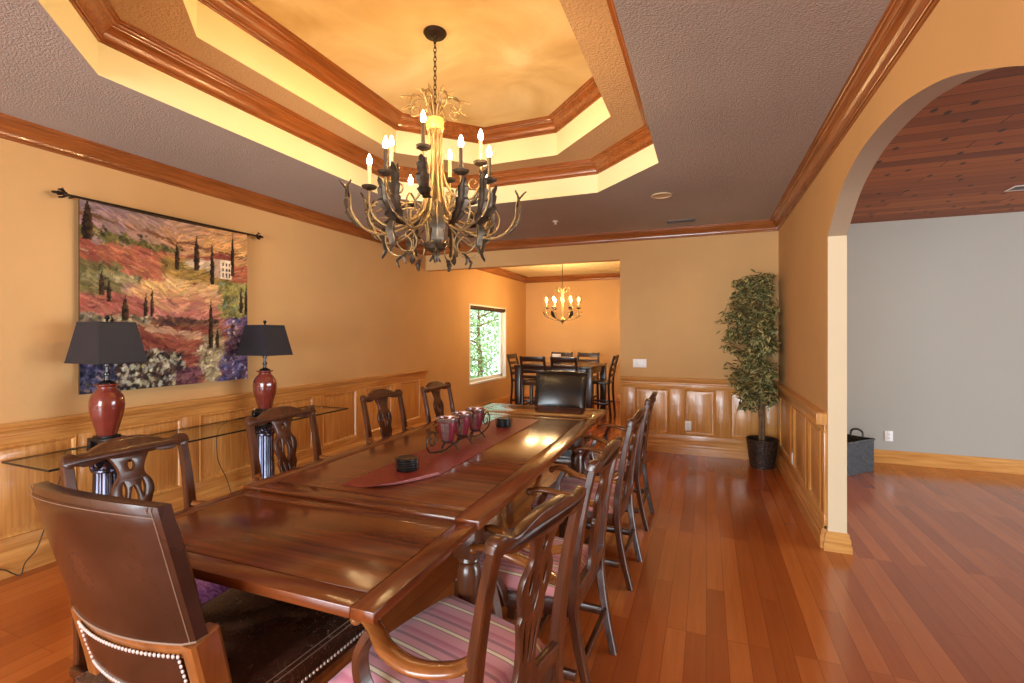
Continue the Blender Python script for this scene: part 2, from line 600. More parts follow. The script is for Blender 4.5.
    def sweep(self, path, prof, closed=False):
        """mitred sweep: path of (x, y) with the room on its LEFT; prof of (inset, z)"""
        n = len(path)
        rows = []
        for i in range(n):
            p = Vector(path[i])
            if closed or 0 < i < n - 1:
                d0 = (p - Vector(path[(i - 1) % n])).normalized()
                d1 = (Vector(path[(i + 1) % n]) - p).normalized()
            elif i == 0:
                d0 = d1 = (Vector(path[1]) - p).normalized()
            else:
                d0 = d1 = (p - Vector(path[i - 1])).normalized()
            n0, n1 = Vector((-d0.y, d0.x)), Vector((-d1.y, d1.x))
            m = (n0 + n1)
            m = m / (1 + n0.dot(n1))
            rows.append([self.bm.verts.new((p.x + m.x * o, p.y + m.y * o, z)) for o, z in prof])
        rng = range(n) if closed else range(n - 1)
        k = len(prof)
        for i in rng:
            a, b = rows[i], rows[(i + 1) % n]
            for j in range(k - 1):
                self.face((a[j], b[j], b[j + 1], a[j + 1]))
            self.face((a[k - 1], b[k - 1], b[0], a[0]))
        if not closed:
            self.face(rows[0])
            self.face(rows[-1][::-1])
        return self

    def leaf(self, pts, width, side, curl=0.25, teeth=5, thick=0.004):
        """acanthus leaf along pts: toothed blade with a raised rib"""
        P = [Vector(p) for p in cr(pts, 9)]
        n = len(P)
        side = Vector(side).normalized()
        rows = []
        for i, p in enumerate(P):
            t = i / (n - 1)
            w = width * math.sin(PI * min(1, t * 0.92 + 0.08)) ** 0.8
            w *= 0.58 + 0.42 * ((t * teeth + 0.3) % 1.0)
            tan = (P[min(i + 1, n - 1)] - P[max(i - 1, 0)]).normalized()
            nor = tan.cross(side).normalized()
            row = [p - side * w + nor * w * curl, p - side * w * 0.5 + nor * 0.1 * w, p + nor * (-thick), p + side * w * 0.5 + nor * 0.1 * w, p + side * w + nor * w * curl]
            rows.append(([self.bm.verts.new(v) for v in row], [self.bm.verts.new(v - nor * thick) for v in row]))
        for (a, a2), (b, b2) in zip(rows, rows[1:]):
            for j in range(4):
                self.face((a[j], a[j + 1], b[j + 1], b[j]))
                self.face((a2[j], b2[j], b2[j + 1], a2[j + 1]))
            self.face((a[0], b[0], b2[0], a2[0]))
            self.face((a[4], a2[4], b2[4], b[4]))
        return self

    def build(self, name, mats, parent=None, smooth=30, loc=None, recalc=True):
        me = bpy.data.meshes.new(name)
        if recalc:
            bmesh.ops.recalc_face_normals(self.bm, faces=self.bm.faces[:])
        self.bm.to_mesh(me)
        self.bm.free()
        if not isinstance(mats, (list, tuple)):
            mats = [mats]
        for m in mats:
            me.materials.append(M[m] if isinstance(m, str) else m)
        if smooth:
            me.polygons.foreach_set('use_smooth', [True] * len(me.polygons))
            me.set_sharp_from_angle(angle=math.radians(smooth))
        o = bpy.data.objects.new(name, me)
        COL.objects.link(o)
        if parent is not None:
            o.parent = parent
        if loc is not None:
            o.location = loc
        return o


def thing(name, label, cat, loc=(0, 0, 0), rz=0.0, group=None):
    o = bpy.data.objects.new(name, None)
    o.empty_display_size = 0.1
    COL.objects.link(o)
    o.location = loc
    o.rotation_euler = (0, 0, rz)
    return tag(o, label, cat, group)


def tag(o, label, cat, group=None):
    o['label'] = label
    o['category'] = cat
    if group:
        o['group'] = group
    return o


def struct(o):
    o['kind'] = 'structure'
    return o


KIDS = {}


def copy_tree(o, parent=None):
    c = o.copy()
    COL.objects.link(c)
    if parent is not None:
        c.parent = parent
        c.matrix_parent_inverse = o.matrix_parent_inverse.copy()
    for ch in list(o.children):
        copy_tree(ch, c)
    return c


def R(axis, a):
    return Matrix.Rotation(a, 4, axis)


# ------------------------------------------------------------------ room shell
XL, XR, YB, YF = -3.9, 0.758, 6.19, -5.0
XR2 = 0.867                      # far face of the arch wall
GX, GY = 8.0, 6.6                # side room
BY, BX = 10.5, 0.5               # breakfast room
JX = -1.02                       # end of the back wall at the wide opening
HZ = 2.40                        # underside of the header
CZ = 2.74

b = MB()
b.box2((XL - 0.15, YF - 0.12, -0.06), (GX + 0.1, BY + 0.1, 0.0))
struct(b.build('floor', 'floor', smooth=0))

# left wall with the breakfast window
WY0, WY1, WZ0, WZ1 = 7.62, 9.30, 0.53, 1.99
b = MB()
b.box2((XL - 0.15, YF - 0.1, 0), (XL, WY0, 3.4))
b.box2((XL - 0.15, WY1, 0), (XL, BY + 0.1, 3.4))
b.box2((XL - 0.15, WY0, 0), (XL, WY1, WZ0))
b.box2((XL - 0.15, WY0, WZ1), (XL, WY1, 3.4))
struct(b.build('wall_left', 'wall', smooth=0))

# back wall with header over the opening
b = MB()
b.box2((JX, YB, 0), (XR2, YB + 0.12, 3.4))
b.box2((XL, YB, HZ), (JX, YB + 0.12, 3.4))
struct(b.build('wall_back', 'wall', smooth=0))

# right wall with the arch
AY0, AY1, AC = 1.40, 3.80, 2.70
b = MB()
arch = []
ARCH = [(3.80, 2.11), (3.66, 2.215), (3.434, 2.338), (3.129, 2.415), (2.82, 2.436), (2.51, 2.422), (2.268, 2.378), (2.087, 2.331), (1.936, 2.277), (1.79, 2.214), (1.641, 2.145), (1.50, 2.06), (1.40, 1.99)]


def cr_arch(n):
    P = [ARCH[0]] + ARCH + [ARCH[-1]]
    out = []
    for i in range(1, len(P) - 2):
        for k in range(n):
            t = k / n
            out.append(tuple(0.5 * (2 * b1 + (-a0 + c2) * t + (2 * a0 - 5 * b1 + 4 * c2 - d3) * t * t + (-a0 + 3 * b1 - 3 * c2 + d3) * t ** 3)
                             for a0, b1, c2, d3 in zip(P[i - 1], P[i], P[i + 1], P[i + 2])))
    return out + [ARCH[-1]]


arch = cr_arch(5)
outline = [(YF, 0), (AY0, 0)] + arch[::-1] + [(AY1, 0), (YB, 0)]
top = [(y, 3.4) for y, z in outline]
for x_, flip in ((XR, False), (XR2, True)):
    for (p, q) in zip(outline, outline[1:]):
        if abs(p[0] - q[0]) < 1e-6:
            continue
        vs = [b.bm.verts.new((x_, p[0], p[1])), b.bm.verts.new((x_, q[0], q[1])), b.bm.verts.new((x_, q[0], 3.4)), b.bm.verts.new((x_, p[0], 3.4))]
        if (AY0 - 1e-6 <= p[0] and q[0] <= AY1 + 1e-6) or p[1] == 0:
            b.face(vs)
b.mi = 1
for (p, q) in zip(outline[1:-1], outline[2:-1]):
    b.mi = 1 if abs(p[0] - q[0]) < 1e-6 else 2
    b.face([b.bm.verts.new((XR, p[0], p[1])), b.bm.verts.new((XR2, p[0], p[1])), b.bm.verts.new((XR2, q[0], q[1])), b.bm.verts.new((XR, q[0], q[1]))])
b.bm.normal_update()
for f in b.bm.faces:
    c = f.calc_center_median()
    want = Vector((-1, 0, 0)) if c.x < XR + 0.001 else Vector((1, 0, 0)) if c.x > XR2 - 0.001 else Vector((0, AC - c.y, 1.0 - c.z))
    if f.normal.dot(want) < 0:
        f.normal_flip()
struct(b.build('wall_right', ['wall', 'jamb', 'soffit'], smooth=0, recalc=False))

# wall behind the camera, with its windows
b = MB()
FX0, FX1, FZ0, FZ1 = -3.7, 0.5, 0.3, 2.5
b.box2((XL - 0.1, YF - 0.12, 0), (FX0, YF, 3.4))
b.box2((FX1, YF - 0.12, 0), (GX + 0.1, YF, 3.4))
b.box2((FX0, YF - 0.12, 0), (FX1, YF, FZ0))
b.box2((FX0, YF - 0.12, FZ1), (FX1, YF, 3.4))
struct(b.build('wall_front', 'wall', smooth=0))

# side room
b = MB()
b.box2((XR2, GY, 0), (GX + 0.1, GY + 0.1, 3.4))
b.box2((GX, YF, 0), (GX + 0.1, 0.5, 3.4))
b.box2((GX, 5.5, 0), (GX + 0.1, GY, 3.4))
b.box2((GX, 0.5, 0), (GX + 0.1, 5.5, 0.3))
b.box2((GX, 0.5, 2.5), (GX + 0.1, 5.5, 3.4))
struct(b.build('wall_side_room', 'grey_wall', smooth=0))
b = MB()
b.box2((XR2, YF, 2.72), (GX, GY, 2.80))
struct(b.build('ceiling_side_room', 'plank_ceiling', smooth=0))

# breakfast room
b = MB()
b.box2((XL, BY, 0), (BX + 0.1, BY + 0.1, 3.4))
b.box2((BX, YB + 0.12, 0), (BX + 0.1, BY, 3.4))
struct(b.build('wall_breakfast_room', 'wall', smooth=0))
b = MB()
b.box2((XL, YB + 0.12, 2.76), (BX, BY, 2.84))
struct(b.build('ceiling_breakfast_room', plaster('cream_ceiling', srgb(226, 206, 166), 75, 0.3), smooth=0))

# dining ceiling with the two-step tray
TX, TY = -1.565, 2.60


def octa(hx, hy, c):
    # counter-clockwise seen from above: interior on the left
    x0, x1, y0, y1 = TX - hx, TX + hx, TY - hy, TY + hy
    return [(x0 + c, y0), (x1 - c, y0), (x1, y0 + c), (x1, y1 - c), (x1 - c, y1), (x0 + c, y1), (x0, y1 - c), (x0, y0 + c)]


OCT1 = octa(1.232, 1.745, 0.585)
OCT2 = octa(0.925, 1.45, 0.575)
Z1, Z2 = 3.02, 3.33


def ring_face(mb, outer, inner, z):
    loops = []
    for poly in (outer, inner):
        vs = [mb.bm.verts.new((x, y, z)) for x, y in poly]
        loops += [mb.bm.edges.new((vs[i], vs[(i + 1) % len(vs)])) for i in range(len(vs))]
    r = bmesh.ops.triangle_fill(mb.bm, edges=loops, use_beauty=True, use_dissolve=False)
    for g in r['geom']:
        if isinstance(g, bmesh.types.BMFace):
            g.material_index = mb.mi


b = MB()
ring_face(b, [(XL, YF), (XR, YF), (XR, YB), (XL, YB)], OCT1, CZ)
struct(b.build('ceiling', 'ceiling', smooth=0))
b = MB()
for a_, z0, z1 in ((OCT1, CZ, Z1 + 0.002), (OCT2, Z1, Z2)):
    for i in range(8):
        p, q = a_[i], a_[(i + 1) % 8]
        b.face([b.bm.verts.new((p[0], p[1], z0)), b.bm.verts.new((q[0], q[1], z0)), b.bm.verts.new((q[0], q[1], z1)), b.bm.verts.new((p[0], p[1], z1))])
b.mi = 1
ring_face(b, OCT1, OCT2, Z1)
b.mi = 2
b.face([b.bm.verts.new((x, y, Z2)) for x, y in OCT2])
struct(b.build('ceiling_tray', ['tray_band', 'tray_ledge', 'tray_top'], smooth=0))


# crown mouldings
def crown_prof(ztop, h=0.115, d=0.105):
    s = [(0.0, 0.0), (0.0, 1.0), (0.09, 1.0), (0.13, 0.965), (0.13, 0.92), (0.10, 0.915), (0.10, 0.89), (0.17, 0.885), (0.20, 0.85), (0.19, 0.815), (0.23, 0.81),
         (0.25, 0.72), (0.31, 0.60), (0.40, 0.48), (0.52, 0.39), (0.64, 0.34), (0.66, 0.30), (0.72, 0.295), (0.77, 0.25), (0.80, 0.20), (0.80, 0.165), (0.90, 0.16),
         (0.93, 0.12), (0.93, 0.075), (1.0, 0.07), (1.0, 0.0)]
    return [(d * a, ztop - h * b_) for a, b_ in s]


def crown(name, path, ztop, closed, h=0.115, d=0.105):
    mb = MB()
    mb.sweep(path, crown_prof(ztop, h, d), closed)
    # grain follows the longer run of each piece
    for f in mb.bm.faces:
        c = f.calc_center_median()
        e = max(f.edges, key=lambda e_: e_.calc_length())
        v = e.verts[1].co - e.verts[0].co
        f.material_index = 0 if abs(v.x) > abs(v.y) else 1
    return struct(mb.build(name, ['crown_x', 'crown_y'], smooth=9))


crown('trim_1', [(XL, YF), (XR, YF), (XR, YB), (XL, YB)], CZ, True, 0.118, 0.10)
crown('trim_2', OCT1, Z1, True, 0.115, 0.10)
crown('trim_3', OCT2, Z2, True, 0.115, 0.10)
crown('trim_4', [(XL, YB + 0.12), (BX, YB + 0.12), (BX, BY), (XL, BY)], 2.76, True, 0.13, 0.10)

# baseboards
BASE = [(0, 0), (0.022, 0), (0.022, 0.075), (0.017, 0.085), (0.017, 0.115), (0.012, 0.13), (0.006, 0.14), (0, 0.145)]
b = MB()
b.sweep([(XL, BY), (XL, YB)], BASE)
b.sweep([(BX, BY), (XL, BY)], BASE)
struct(b.build('baseboard_breakfast_room', 'oak_y', smooth=20))
b = MB()
b.sweep([(GX, GY), (XR2, GY)], BASE)
struct(b.build('baseboard_side_room', 'oak_x', smooth=20))
# block that wraps the foot of the arch jamb
JB = [(0, 0), (0.026, 0), (0.026, 0.045), (0.020, 0.055), (0.020, 0.085), (0.013, 0.10), (0.013, 0.115), (0, 0.125)]
b = MB()
b.sweep([(XR2, AY1 + 0.3), (XR2, AY1), (XR, AY1), (XR, AY1 + 0.09)][::-1], [(-o, z) for o, z in JB])
struct(b.build('baseboard_arch', 'oak_x', smooth=20))


# wainscot: frame, raised panels, chair rail, base
def wainscot(name, origin, along, inward, length, panels, grain, z_lo=0.225, z_hi=0.785):
    """panels: list of (start, end) along the wall; everything built in wall space then placed"""
    ax, nx = Vector(along), Vector(inward)
    mat = Matrix(((ax.x, nx.x, 0, origin[0]), (ax.y, nx.y, 0, origin[1]), (0, 0, 1, 0), (0, 0, 0, 1)))
    root = bpy.data.objects.new(name, None)
    root.empty_display_size = 0.1
    COL.objects.link(root)
    struct(root)

    def put(mb, nm, m):
        mb.bm.transform(mat)
        return mb.build(nm, m, root, smooth=25)

    t = 0.018
    edges = [0.0] + [v for p in panels for v in p] + [length]
    f = MB()
    for i in range(0, len(edges), 2):
        if edges[i + 1] - edges[i] > 0.004:
            f.box2((edges[i], 0, z_lo), (edges[i + 1], t, z_hi), 0.002)
    put(f, 'stile_frame', 'oak_z')
    f = MB()
    f.box2((0, 0, 0.13), (length, t, z_lo), 0.002)
    f.box2((0, 0, z_hi), (length, t, 0.86), 0.002)
    put(f, 'rail_frame', grain)
    for (p0, p1) in panels:
        q = MB()
        # recessed field with moulded border
        vs = []
        for ins, dep in ((0.0, t - 0.001), (0.008, t + 0.005), (0.020, t - 0.002), (0.026, 0.006), (0.042, 0.006), (0.060, 0.013)):
            vs.append([q.bm.verts.new((x, dep, z)) for x, z in ((p0 + ins, z_lo + ins), (p1 - ins, z_lo + ins), (p1 - ins, z_hi - ins), (p0 + ins, z_hi - ins))])
        for a_, b_ in zip(vs, vs[1:]):
            for k in range(4):
                q.face((a_[k], a_[(k + 1) % 4], b_[(k + 1) % 4], b_[k]))
        q.face(vs[-1])
        put(q, 'panel', 'oak_z')
    c = MB()
    prof = [(0, 0.835), (t, 0.835), (t + 0.006, 0.845), (t + 0.006, 0.855), (t + 0.012, 0.866), (t + 0.026, 0.876), (t + 0.030, 0.892), (t + 0.042, 0.896), (t + 0.045, 0.912), (t + 0.040, 0.918), (0, 0.918)]
    for x0, x1 in ((0, length),):
        a_ = [c.bm.verts.new((x0, o, z)) for o, z in prof]
        b_ = [c.bm.verts.new((x1, o, z)) for o, z in prof]
        n = len(prof)
        for k in range(n):
            c.face((a_[k], a_[(k + 1) % n], b_[(k + 1) % n], b_[k]))
        c.face(a_)
        c.face(b_[::-1])
    put(c, 'chair_rail', grain)
    c = MB()
    prof = [(0, 0), (t + 0.022, 0), (t + 0.022, 0.085), (t + 0.016, 0.096), (t + 0.016, 0.118), (t + 0.008, 0.134), (t + 0.003, 0.150), (0, 0.150)]
    a_ = [c.bm.verts.new((0, o, z)) for o, z in prof]
    b_ = [c.bm.verts.new((length, o, z)) for o, z in prof]
    n = len(prof)
    for k in range(n):
        c.face((a_[k], a_[(k + 1) % n], b_[(k + 1) % n], b_[k]))
    c.face(a_)
    c.face(b_[::-1])
    put(c, 'base_board', grain)
    return root


pl = []
e = 6.02
while e > -4.6:
    pl.append((e - 0.55 + 0.08 * (e == 6.02), e))
    e -= 0.69
pl = [(p - YF, q - YF) for p, q in pl[::-1] if p > YF + 0.1]
wainscot('trim_5', (XL, YF), (0, 1), (1, 0), 6.16 - YF, pl, 'oak_y')
wainscot('trim_6', (JX + 0.02, YB), (1, 0), (0, -1), XR - JX - 0.02, [(p - JX - 0.02, q - JX - 0.02) for p, q in ((-0.83, -0.42), (-0.25, 0.10), (0.25, 0.62))], 'oak_x')
wainscot('trim_7', (XR, 3.82), (0, 1), (-1, 0), YB - 3.82 - 0.02, [(0.10, 0.52), (0.64, 1.22), (1.36, 2.12)], 'oak_y')
# pale end caps where the right rail stops at the arch
b = MB()
b.box2((XR - 0.066, 3.806, 0.838), (XR, 3.822, 0.915), 0.004)
struct(b.build('trim_8', 'oak_z', smooth=20))

# breakfast window: lining, sash, glass, rolled blind
w = bpy.data.objects.new('window_1', None)
COL.objects.link(w)
struct(w)
b = MB()
for (y0, y1, z0, z1) in ((WY0, WY1, WZ0, WZ0 + 0.035), (WY0, WY1, WZ1 - 0.03, WZ1), (WY0, WY0 + 0.03, WZ0, WZ1), (WY1 - 0.03, WY1, WZ0, WZ1)):
    b.box2((XL - 0.149, y0, z0), (XL + 0.008, y1, z1), 0.003)
b.build('lining', 'white_paint', w)
b = MB()
ys, zs = (WY0 + 0.03, WY1 - 0.03), (WZ0 + 0.035, WZ1 - 0.03)
for (y0, y1, z0, z1) in ((ys[0], ys[1], zs[0], zs[0] + 0.06), (ys[0], ys[1], zs[1] - 0.05, zs[1]), (ys[0], ys[0] + 0.05, zs[0], zs[1]), (ys[1] - 0.09, ys[1], zs[0], zs[1])):
    b.box2((XL - 0.11, y0, z0), (XL - 0.065, y1, z1), 0.004)
b.build('sash', 'white_paint', w)
b = MB()
b.box2((XL - 0.092, ys[0] + 0.02, zs[0] + 0.02), (XL - 0.086, ys[1] - 0.02, zs[1] - 0.02))
b.build('glass_pane', 'pane', w, smooth=0)
bl = thing('roller_blind', 'rolled brown woven blind across the top of the breakfast window', 'blind', (XL - 0.03, (WY0 + WY1) / 2, WZ1 - 0.06))
b = MB()
b.tube([(0, -0.79, 0), (0, 0.79, 0)], 0.038, 14)
b.build('blind_roll', 'blind', bl)
b = MB()
b.box2((-0.045, -0.8, 0.02), (0.03, 0.8, 0.045), 0.004)
b.build('headrail', 'blind', bl)

# lawn outside, and the trees seen through the window
b = MB()
b.box2((-16, 2, -0.4), (XL - 0.2, 18, -0.3))
struct(b.build('lawn', 'lawn', smooth=0))


def leaf_quad(mb, lay, p, d, up, ln, wd, cmid, cedge, bend=0.15):
    d = d.normalized()
    side = d.cross(up)
    side = side.normalized() if side.length > 1e-3 else d.orthogonal().normalized()
    nor = side.cross(d)
    pts = [p, p + d * ln * 0.45 - side * wd - nor * wd * 0.3, p + d * ln * 0.5 + nor * bend * wd, p + d * ln * 0.45 + side * wd - nor * wd * 0.3, p + d * ln - nor * bend * ln]
    vs = [mb.bm.verts.new(q) for q in pts]
    cols = (cmid, cedge, cmid, cedge, cedge)
    for idx in ((0, 1, 2), (0, 2, 3), (1, 4, 2), (2, 4, 3)):
        f = mb.face([vs[i] for i in idx])
        if f:
            for lp, i in zip(f.loops, idx):
                lp[lay] = rgb(cols[i])


def garden_tree(x, y, h, r, label, seed):
    rnd = random.Random(seed)
    t = thing('garden_tree', label, 'tree', (x, y, -0.3))
    mb = MB()
    mb.tube(cr([(0, 0, 0), (0.05, 0.03, h * 0.3), (-0.03, 0.05, h * 0.6), (0.02, 0, h * 0.9)]), [0.10, 0.08, 0.05, 0.02], 8)
    for k in range(7):
        a = rnd.random() * 2 * PI
        z = h * (0.25 + 0.6 * k / 7)
        mb.tube(cr([(0, 0, z), (math.cos(a) * r * 0.4, math.sin(a) * r * 0.4, z + 0.2), (math.cos(a) * r * 0.8, math.sin(a) * r * 0.8, z + 0.3)]), [0.035, 0.02, 0.008], 6)
    mb.build('trunk', 'bark', t)
    mb = MB()
    lay = mb.bm.loops.layers.float_color.new('paint')
    for k in range(3000):
        a, z = rnd.random() * 2 * PI, rnd.random()
        rr = r * math.sqrt(rnd.random()) * math.sin(PI * (0.12 + 0.8 * z)) ** 0.6
        p = Vector((math.cos(a) * rr, math.sin(a) * rr, h * (0.12 + 0.9 * z)))
        d = Vector((rnd.uniform(-1, 1), rnd.uniform(-1, 1), rnd.uniform(-0.9, 0.4)))
        g = rnd.uniform(0.6, 1.25)
        c = tuple(v * g for v in srgb(166, 204, 146))
        leaf_quad(mb, lay, p, d, Vector((0, 0, 1)), rnd.uniform(0.09, 0.16), rnd.uniform(0.025, 0.045), c, tuple(v * 1.2 for v in c))
    mb.build('foliage', 'tree_leaf', t, smooth=0)


garden_tree(-6.1, 12.5, 2.9, 1.35, 'green leafy garden tree close outside the breakfast window', 3)
garden_tree(-8.2, 15.6, 3.8, 1.5, 'taller garden tree behind the close one outside the window', 5)
# the look out is angled: the view through the window runs towards (-1, +2)

# ------------------------------------------------------------------ dining table
TROT = math.radians(1.2)
tb = thing('dining_table', 'long reddish brown wooden dining table with draw leaves at both ends', 'table', (-1.375, 2.68, 0), TROT)
HW = 0.585
SEAM = 1.115          # main top half length
LEAF = 1.715          # half length with leaves


def framed_top(y0, y1, z0, z1, hw, border, grain_along=True):
    """boards of a top: field between border boards, each set off by a fine groove"""
    g = 0.0016
    mb = MB()
    mb.mi = 0
    mb.box2((-hw + border, y0 + border, z0), (hw - border, y1 - border, z1), 0.001)
    mb.mi = 1
    mb.box2((-hw, y0, z0), (-hw + border - g, y1, z1), 0.0025)
    mb.box2((hw - border + g, y0, z0), (hw, y1, z1), 0.004)
    mb.mi = 0
    mb.box2((-hw + border - g, y0, z0), (hw - border + g, y0 + border - g, z1), 0.004)
    mb.box2((-hw + border - g, y1 - border + g, z0), (hw - border + g, y1, z1), 0.004)
    mb.mi = 2
    mb.box2((-hw + 0.01, y0 + 0.01, z0 + 0.004), (hw - 0.01, y1 - 0.01, z1 - 0.003))
    return mb


o = framed_top(-SEAM, SEAM, 0.738, 0.772, HW, 0.10)
o.build('tabletop', ['table_x', 'table_y', 'table_dark'], tb)
o = framed_top(-LEAF, -SEAM - 0.003, 0.731, 0.762, HW - 0.012, 0.075)
o.build('draw_leaf', ['table_x', 'table_y', 'table_dark'], tb)
o = framed_top(SEAM + 0.003, LEAF, 0.731, 0.762, HW - 0.012, 0.075)
o.build('draw_leaf', ['table_x', 'table_y', 'table_dark'], tb)
b = MB()
AX, AYY = HW - 0.09, SEAM - 0.07
for s in (-1, 1):
    b.box2((s * (AX - 0.06) - 0.014, -AYY, 0.625), (s * (AX - 0.06) + 0.014, AYY, 0.738), 0.003)
    b.box2((-AX + 0.06, s * AYY - 0.014, 0.625), (AX - 0.06, s * AYY + 0.014, 0.731), 0.003)
b.build('apron', 'table_dark', tb)
for sx in (-1, 1):
    for sy in (-1, 1):
        b = MB()
        ly = -AYY + 0.02 if sy < 0 else 0.80
        lx = sx * (AX + 0.005)
        b.box((lx, ly, 0.668), (0.094, 0.094, 0.14), 0.006)
        b.lathe([(0.040, 0.60), (0.044, 0.585), (0.035, 0.572), (0.044, 0.555), (0.047, 0.53), (0.044, 0.44), (0.038, 0.30), (0.032, 0.20), (0.030, 0.17), (0.042, 0.155), (0.042, 0.14),
                 (0.030, 0.125), (0.042, 0.09), (0.038, 0.045), (0.025, 0.012), (0.023, 0.0)][::-1], (lx, ly, 0), 20)
        b.build('leg', 'table_dark', tb)
for sx in (-1, 1):
    for sy in (-1, 1):
        b = MB()
        b.box2((sx * 0.40 - 0.018, sy * (SEAM - 0.35), 0.672), (sx * 0.40 + 0.018, sy * (LEAF - 0.16), 0.731), 0.003)
        b.box2((sx * 0.40 - 0.024, sy * (LEAF - 0.19), 0.645), (sx * 0.40 + 0.024, sy * (LEAF - 0.15), 0.731), 0.003)
        b.build('leaf_slide', 'table_dark', tb)
TTOP = 0.772


# ------------------------------------------------------------------ table runner
def runner():
    x0, x1, y0, y1 = -1.545, -1.205, 1.725, 3.60
    nx, ny = 22, 110
    mb = MB()
    top, bot = [], []
    for j in range(ny + 1):
        rt, rb_ = [], []
        for i in range(nx + 1):
            u, v = i / nx, j / ny
            x = x0 + (x1 - x0) * u
            y = y0 + (y1 - y0) * v
            z = TTOP + 0.004 + 0.0016 * noise.noise(Vector((x * 14, y * 14, 0)))
            # near right corner is cut back and rolled up
            d = (u - 0.55) / 0.45
            if d > 0 and v < 0.5:
                y += (1 - v / 0.5) * 0.26 * d ** 1.6
            k = max(0, 1 - v / 0.035) * max(0, min(1, (u - 0.3) / 0.3))
            z += 0.020 * k ** 1.5
            y += 0.012 * k
            rt.append(mb.bm.verts.new((x, y, z)))
            rb_.append(mb.bm.verts.new((x, y, z - 0.0025)))
        top.append(rt)
        bot.append(rb_)
    for j in range(ny):
        for i in range(nx):
            mb.mi = 0
            mb.face((top[j][i], top[j][i + 1], top[j + 1][i + 1], top[j + 1][i]))
            mb.mi = 1
            mb.face((bot[j][i], bot[j + 1][i], bot[j + 1][i + 1], bot[j][i + 1]))
    mb.mi = 0
    for j in range(ny):
        for i in (0, nx):
            mb.face((top[j][i], top[j + 1][i], bot[j + 1][i], bot[j][i]))
    for i in range(nx):
        for j in (0, ny):
            mb.face((top[j][i], bot[j][i], bot[j][i + 1], top[j][i + 1]))
    ob = mb.build('table_runner', ['runner', 'runner_lining'], smooth=60)
    tag(ob, 'dark red patterned cloth runner laid along the middle of the dining table', 'table runner')
    # local frame of its own, turned with the table
    ob.matrix_world = Matrix.Translation((-1.375, 2.68, 0)) @ R('Z', TROT) @ Matrix.Translation((1.375, -2.68, 0))


runner()
RZ = TTOP + 0.0065

# coaster stacks
for (x, y, where) in ((-1.385, 2.03, 'in front of the candle cups'), (-1.375, 3.24, 'beyond the candle cups')):
    words = ['bottom', 'second from the bottom', 'middle', 'second from the top', 'topmost']
    for k in range(5):
        mb = MB()
        r = 0.052
        mb.lathe([(0, 0), (r - 0.004, 0), (r, 0.003), (r, 0.008), (r - 0.004, 0.011), (r - 0.012, 0.0095), (0, 0.0095)], (0, 0, 0), 28)
        c = mb.build('coaster', 'coaster', loc=(x + random.uniform(-.002, .002), y + random.uniform(-.002, .002), RZ + 0.004 + k * 0.0112))
        tag(c, 'round dark coaster, %s of the stack %s' % (words[k], where), 'coaster', 'coasters stacked on the table runner')
    t = thing('coaster_holder', 'dark wire holder around the coaster stack ' + where, 'coaster holder', (x, y, RZ), 0, 'coaster holders on the runner')
    mb = MB()
    mb.lathe([(0, 0), (0.056, 0), (0.056, 0.003), (0, 0.003)], (0, 0, 0), 24)
    mb.build('base_plate', 'iron', t)
    for a in (0.4, 1.97, 3.54, 5.11):
        mb = MB()
        ca, sa = math.cos(a), math.sin(a)
        mb.tube(cr([(0.056 * ca, 0.056 * sa, 0.001), (0.0575 * ca, 0.0575 * sa, 0.03), (0.0575 * ca, 0.0575 * sa, 0.055), (0.061 * ca, 0.061 * sa, 0.063)], 4), 0.0022, 6)
        mb.build('prong', 'iron', t)


# candle stand with three silvered cups
def spiral(c, r0, r1, a0, turns, n=26):
    """points of a scroll in the y-z plane"""
    out = []
    for i in range(n + 1):
        t = i / n
        r = r0 + (r1 - r0) * t
        a = a0 + turns * 2 * PI * t
        out.append((0, c[0] + r * math.cos(a), c[1] + r * math.sin(a)))
    return out


CY = [2.43, 2.605, 2.79]
cst = thing('candle_stand', 'dark iron scroll stand carrying three candle cups on the runner', 'candle holder', (-1.385, 2.61, RZ))
mb = MB()
mb.tube(cr([(0, -0.345, 0.028), (0, -0.22, 0.012), (0, -0.10, 0.03), (0, 0, 0.036), (0, 0.10, 0.03), (0, 0.22, 0.012), (0, 0.345, 0.028)], 8), 0.0048, 8)
for s in (-1, 1):
    mb.tube([(0, s * p[1], p[2]) for p in spiral((0.345, 0.094), 0.066, 0.012, -PI / 2, 1.45)], 0.0046, 8)
mb.build('scroll_bar', 'iron', cst)
for k, y in enumerate(CY):
    mb = MB()
    yy = y - 2.61
    for a in (0.5, 2.6, 4.7):
        ca, sa = math.cos(a), math.sin(a)
        mb.tube(cr([(0, yy, 0.050), (0.03 * ca, yy + 0.03 * sa, 0.046), (0.052 * ca, yy + 0.052 * sa, 0.022), (0.066 * ca, yy + 0.066 * sa, 0.004)], 6), 0.0042, 6)
    mb.lathe([(0, 0.048), (0.024, 0.048), (0.028, 0.053), (0, 0.053)], (0, yy, 0), 14)
    mb.tube([(0.036 * math.cos(a), yy + 0.036 * math.sin(a), 0.062) for a in (2 * PI * i / 20 for i in range(21))], 0.003, 6)
    mb.tube([(0.025, yy, 0.052), (0.036, yy, 0.062)], 0.003, 6)
    mb.tube([(-0.025, yy, 0.052), (-0.036, yy, 0.062)], 0.003, 6)
    mb.build('cup_rest', 'iron', cst)
cup0 = None
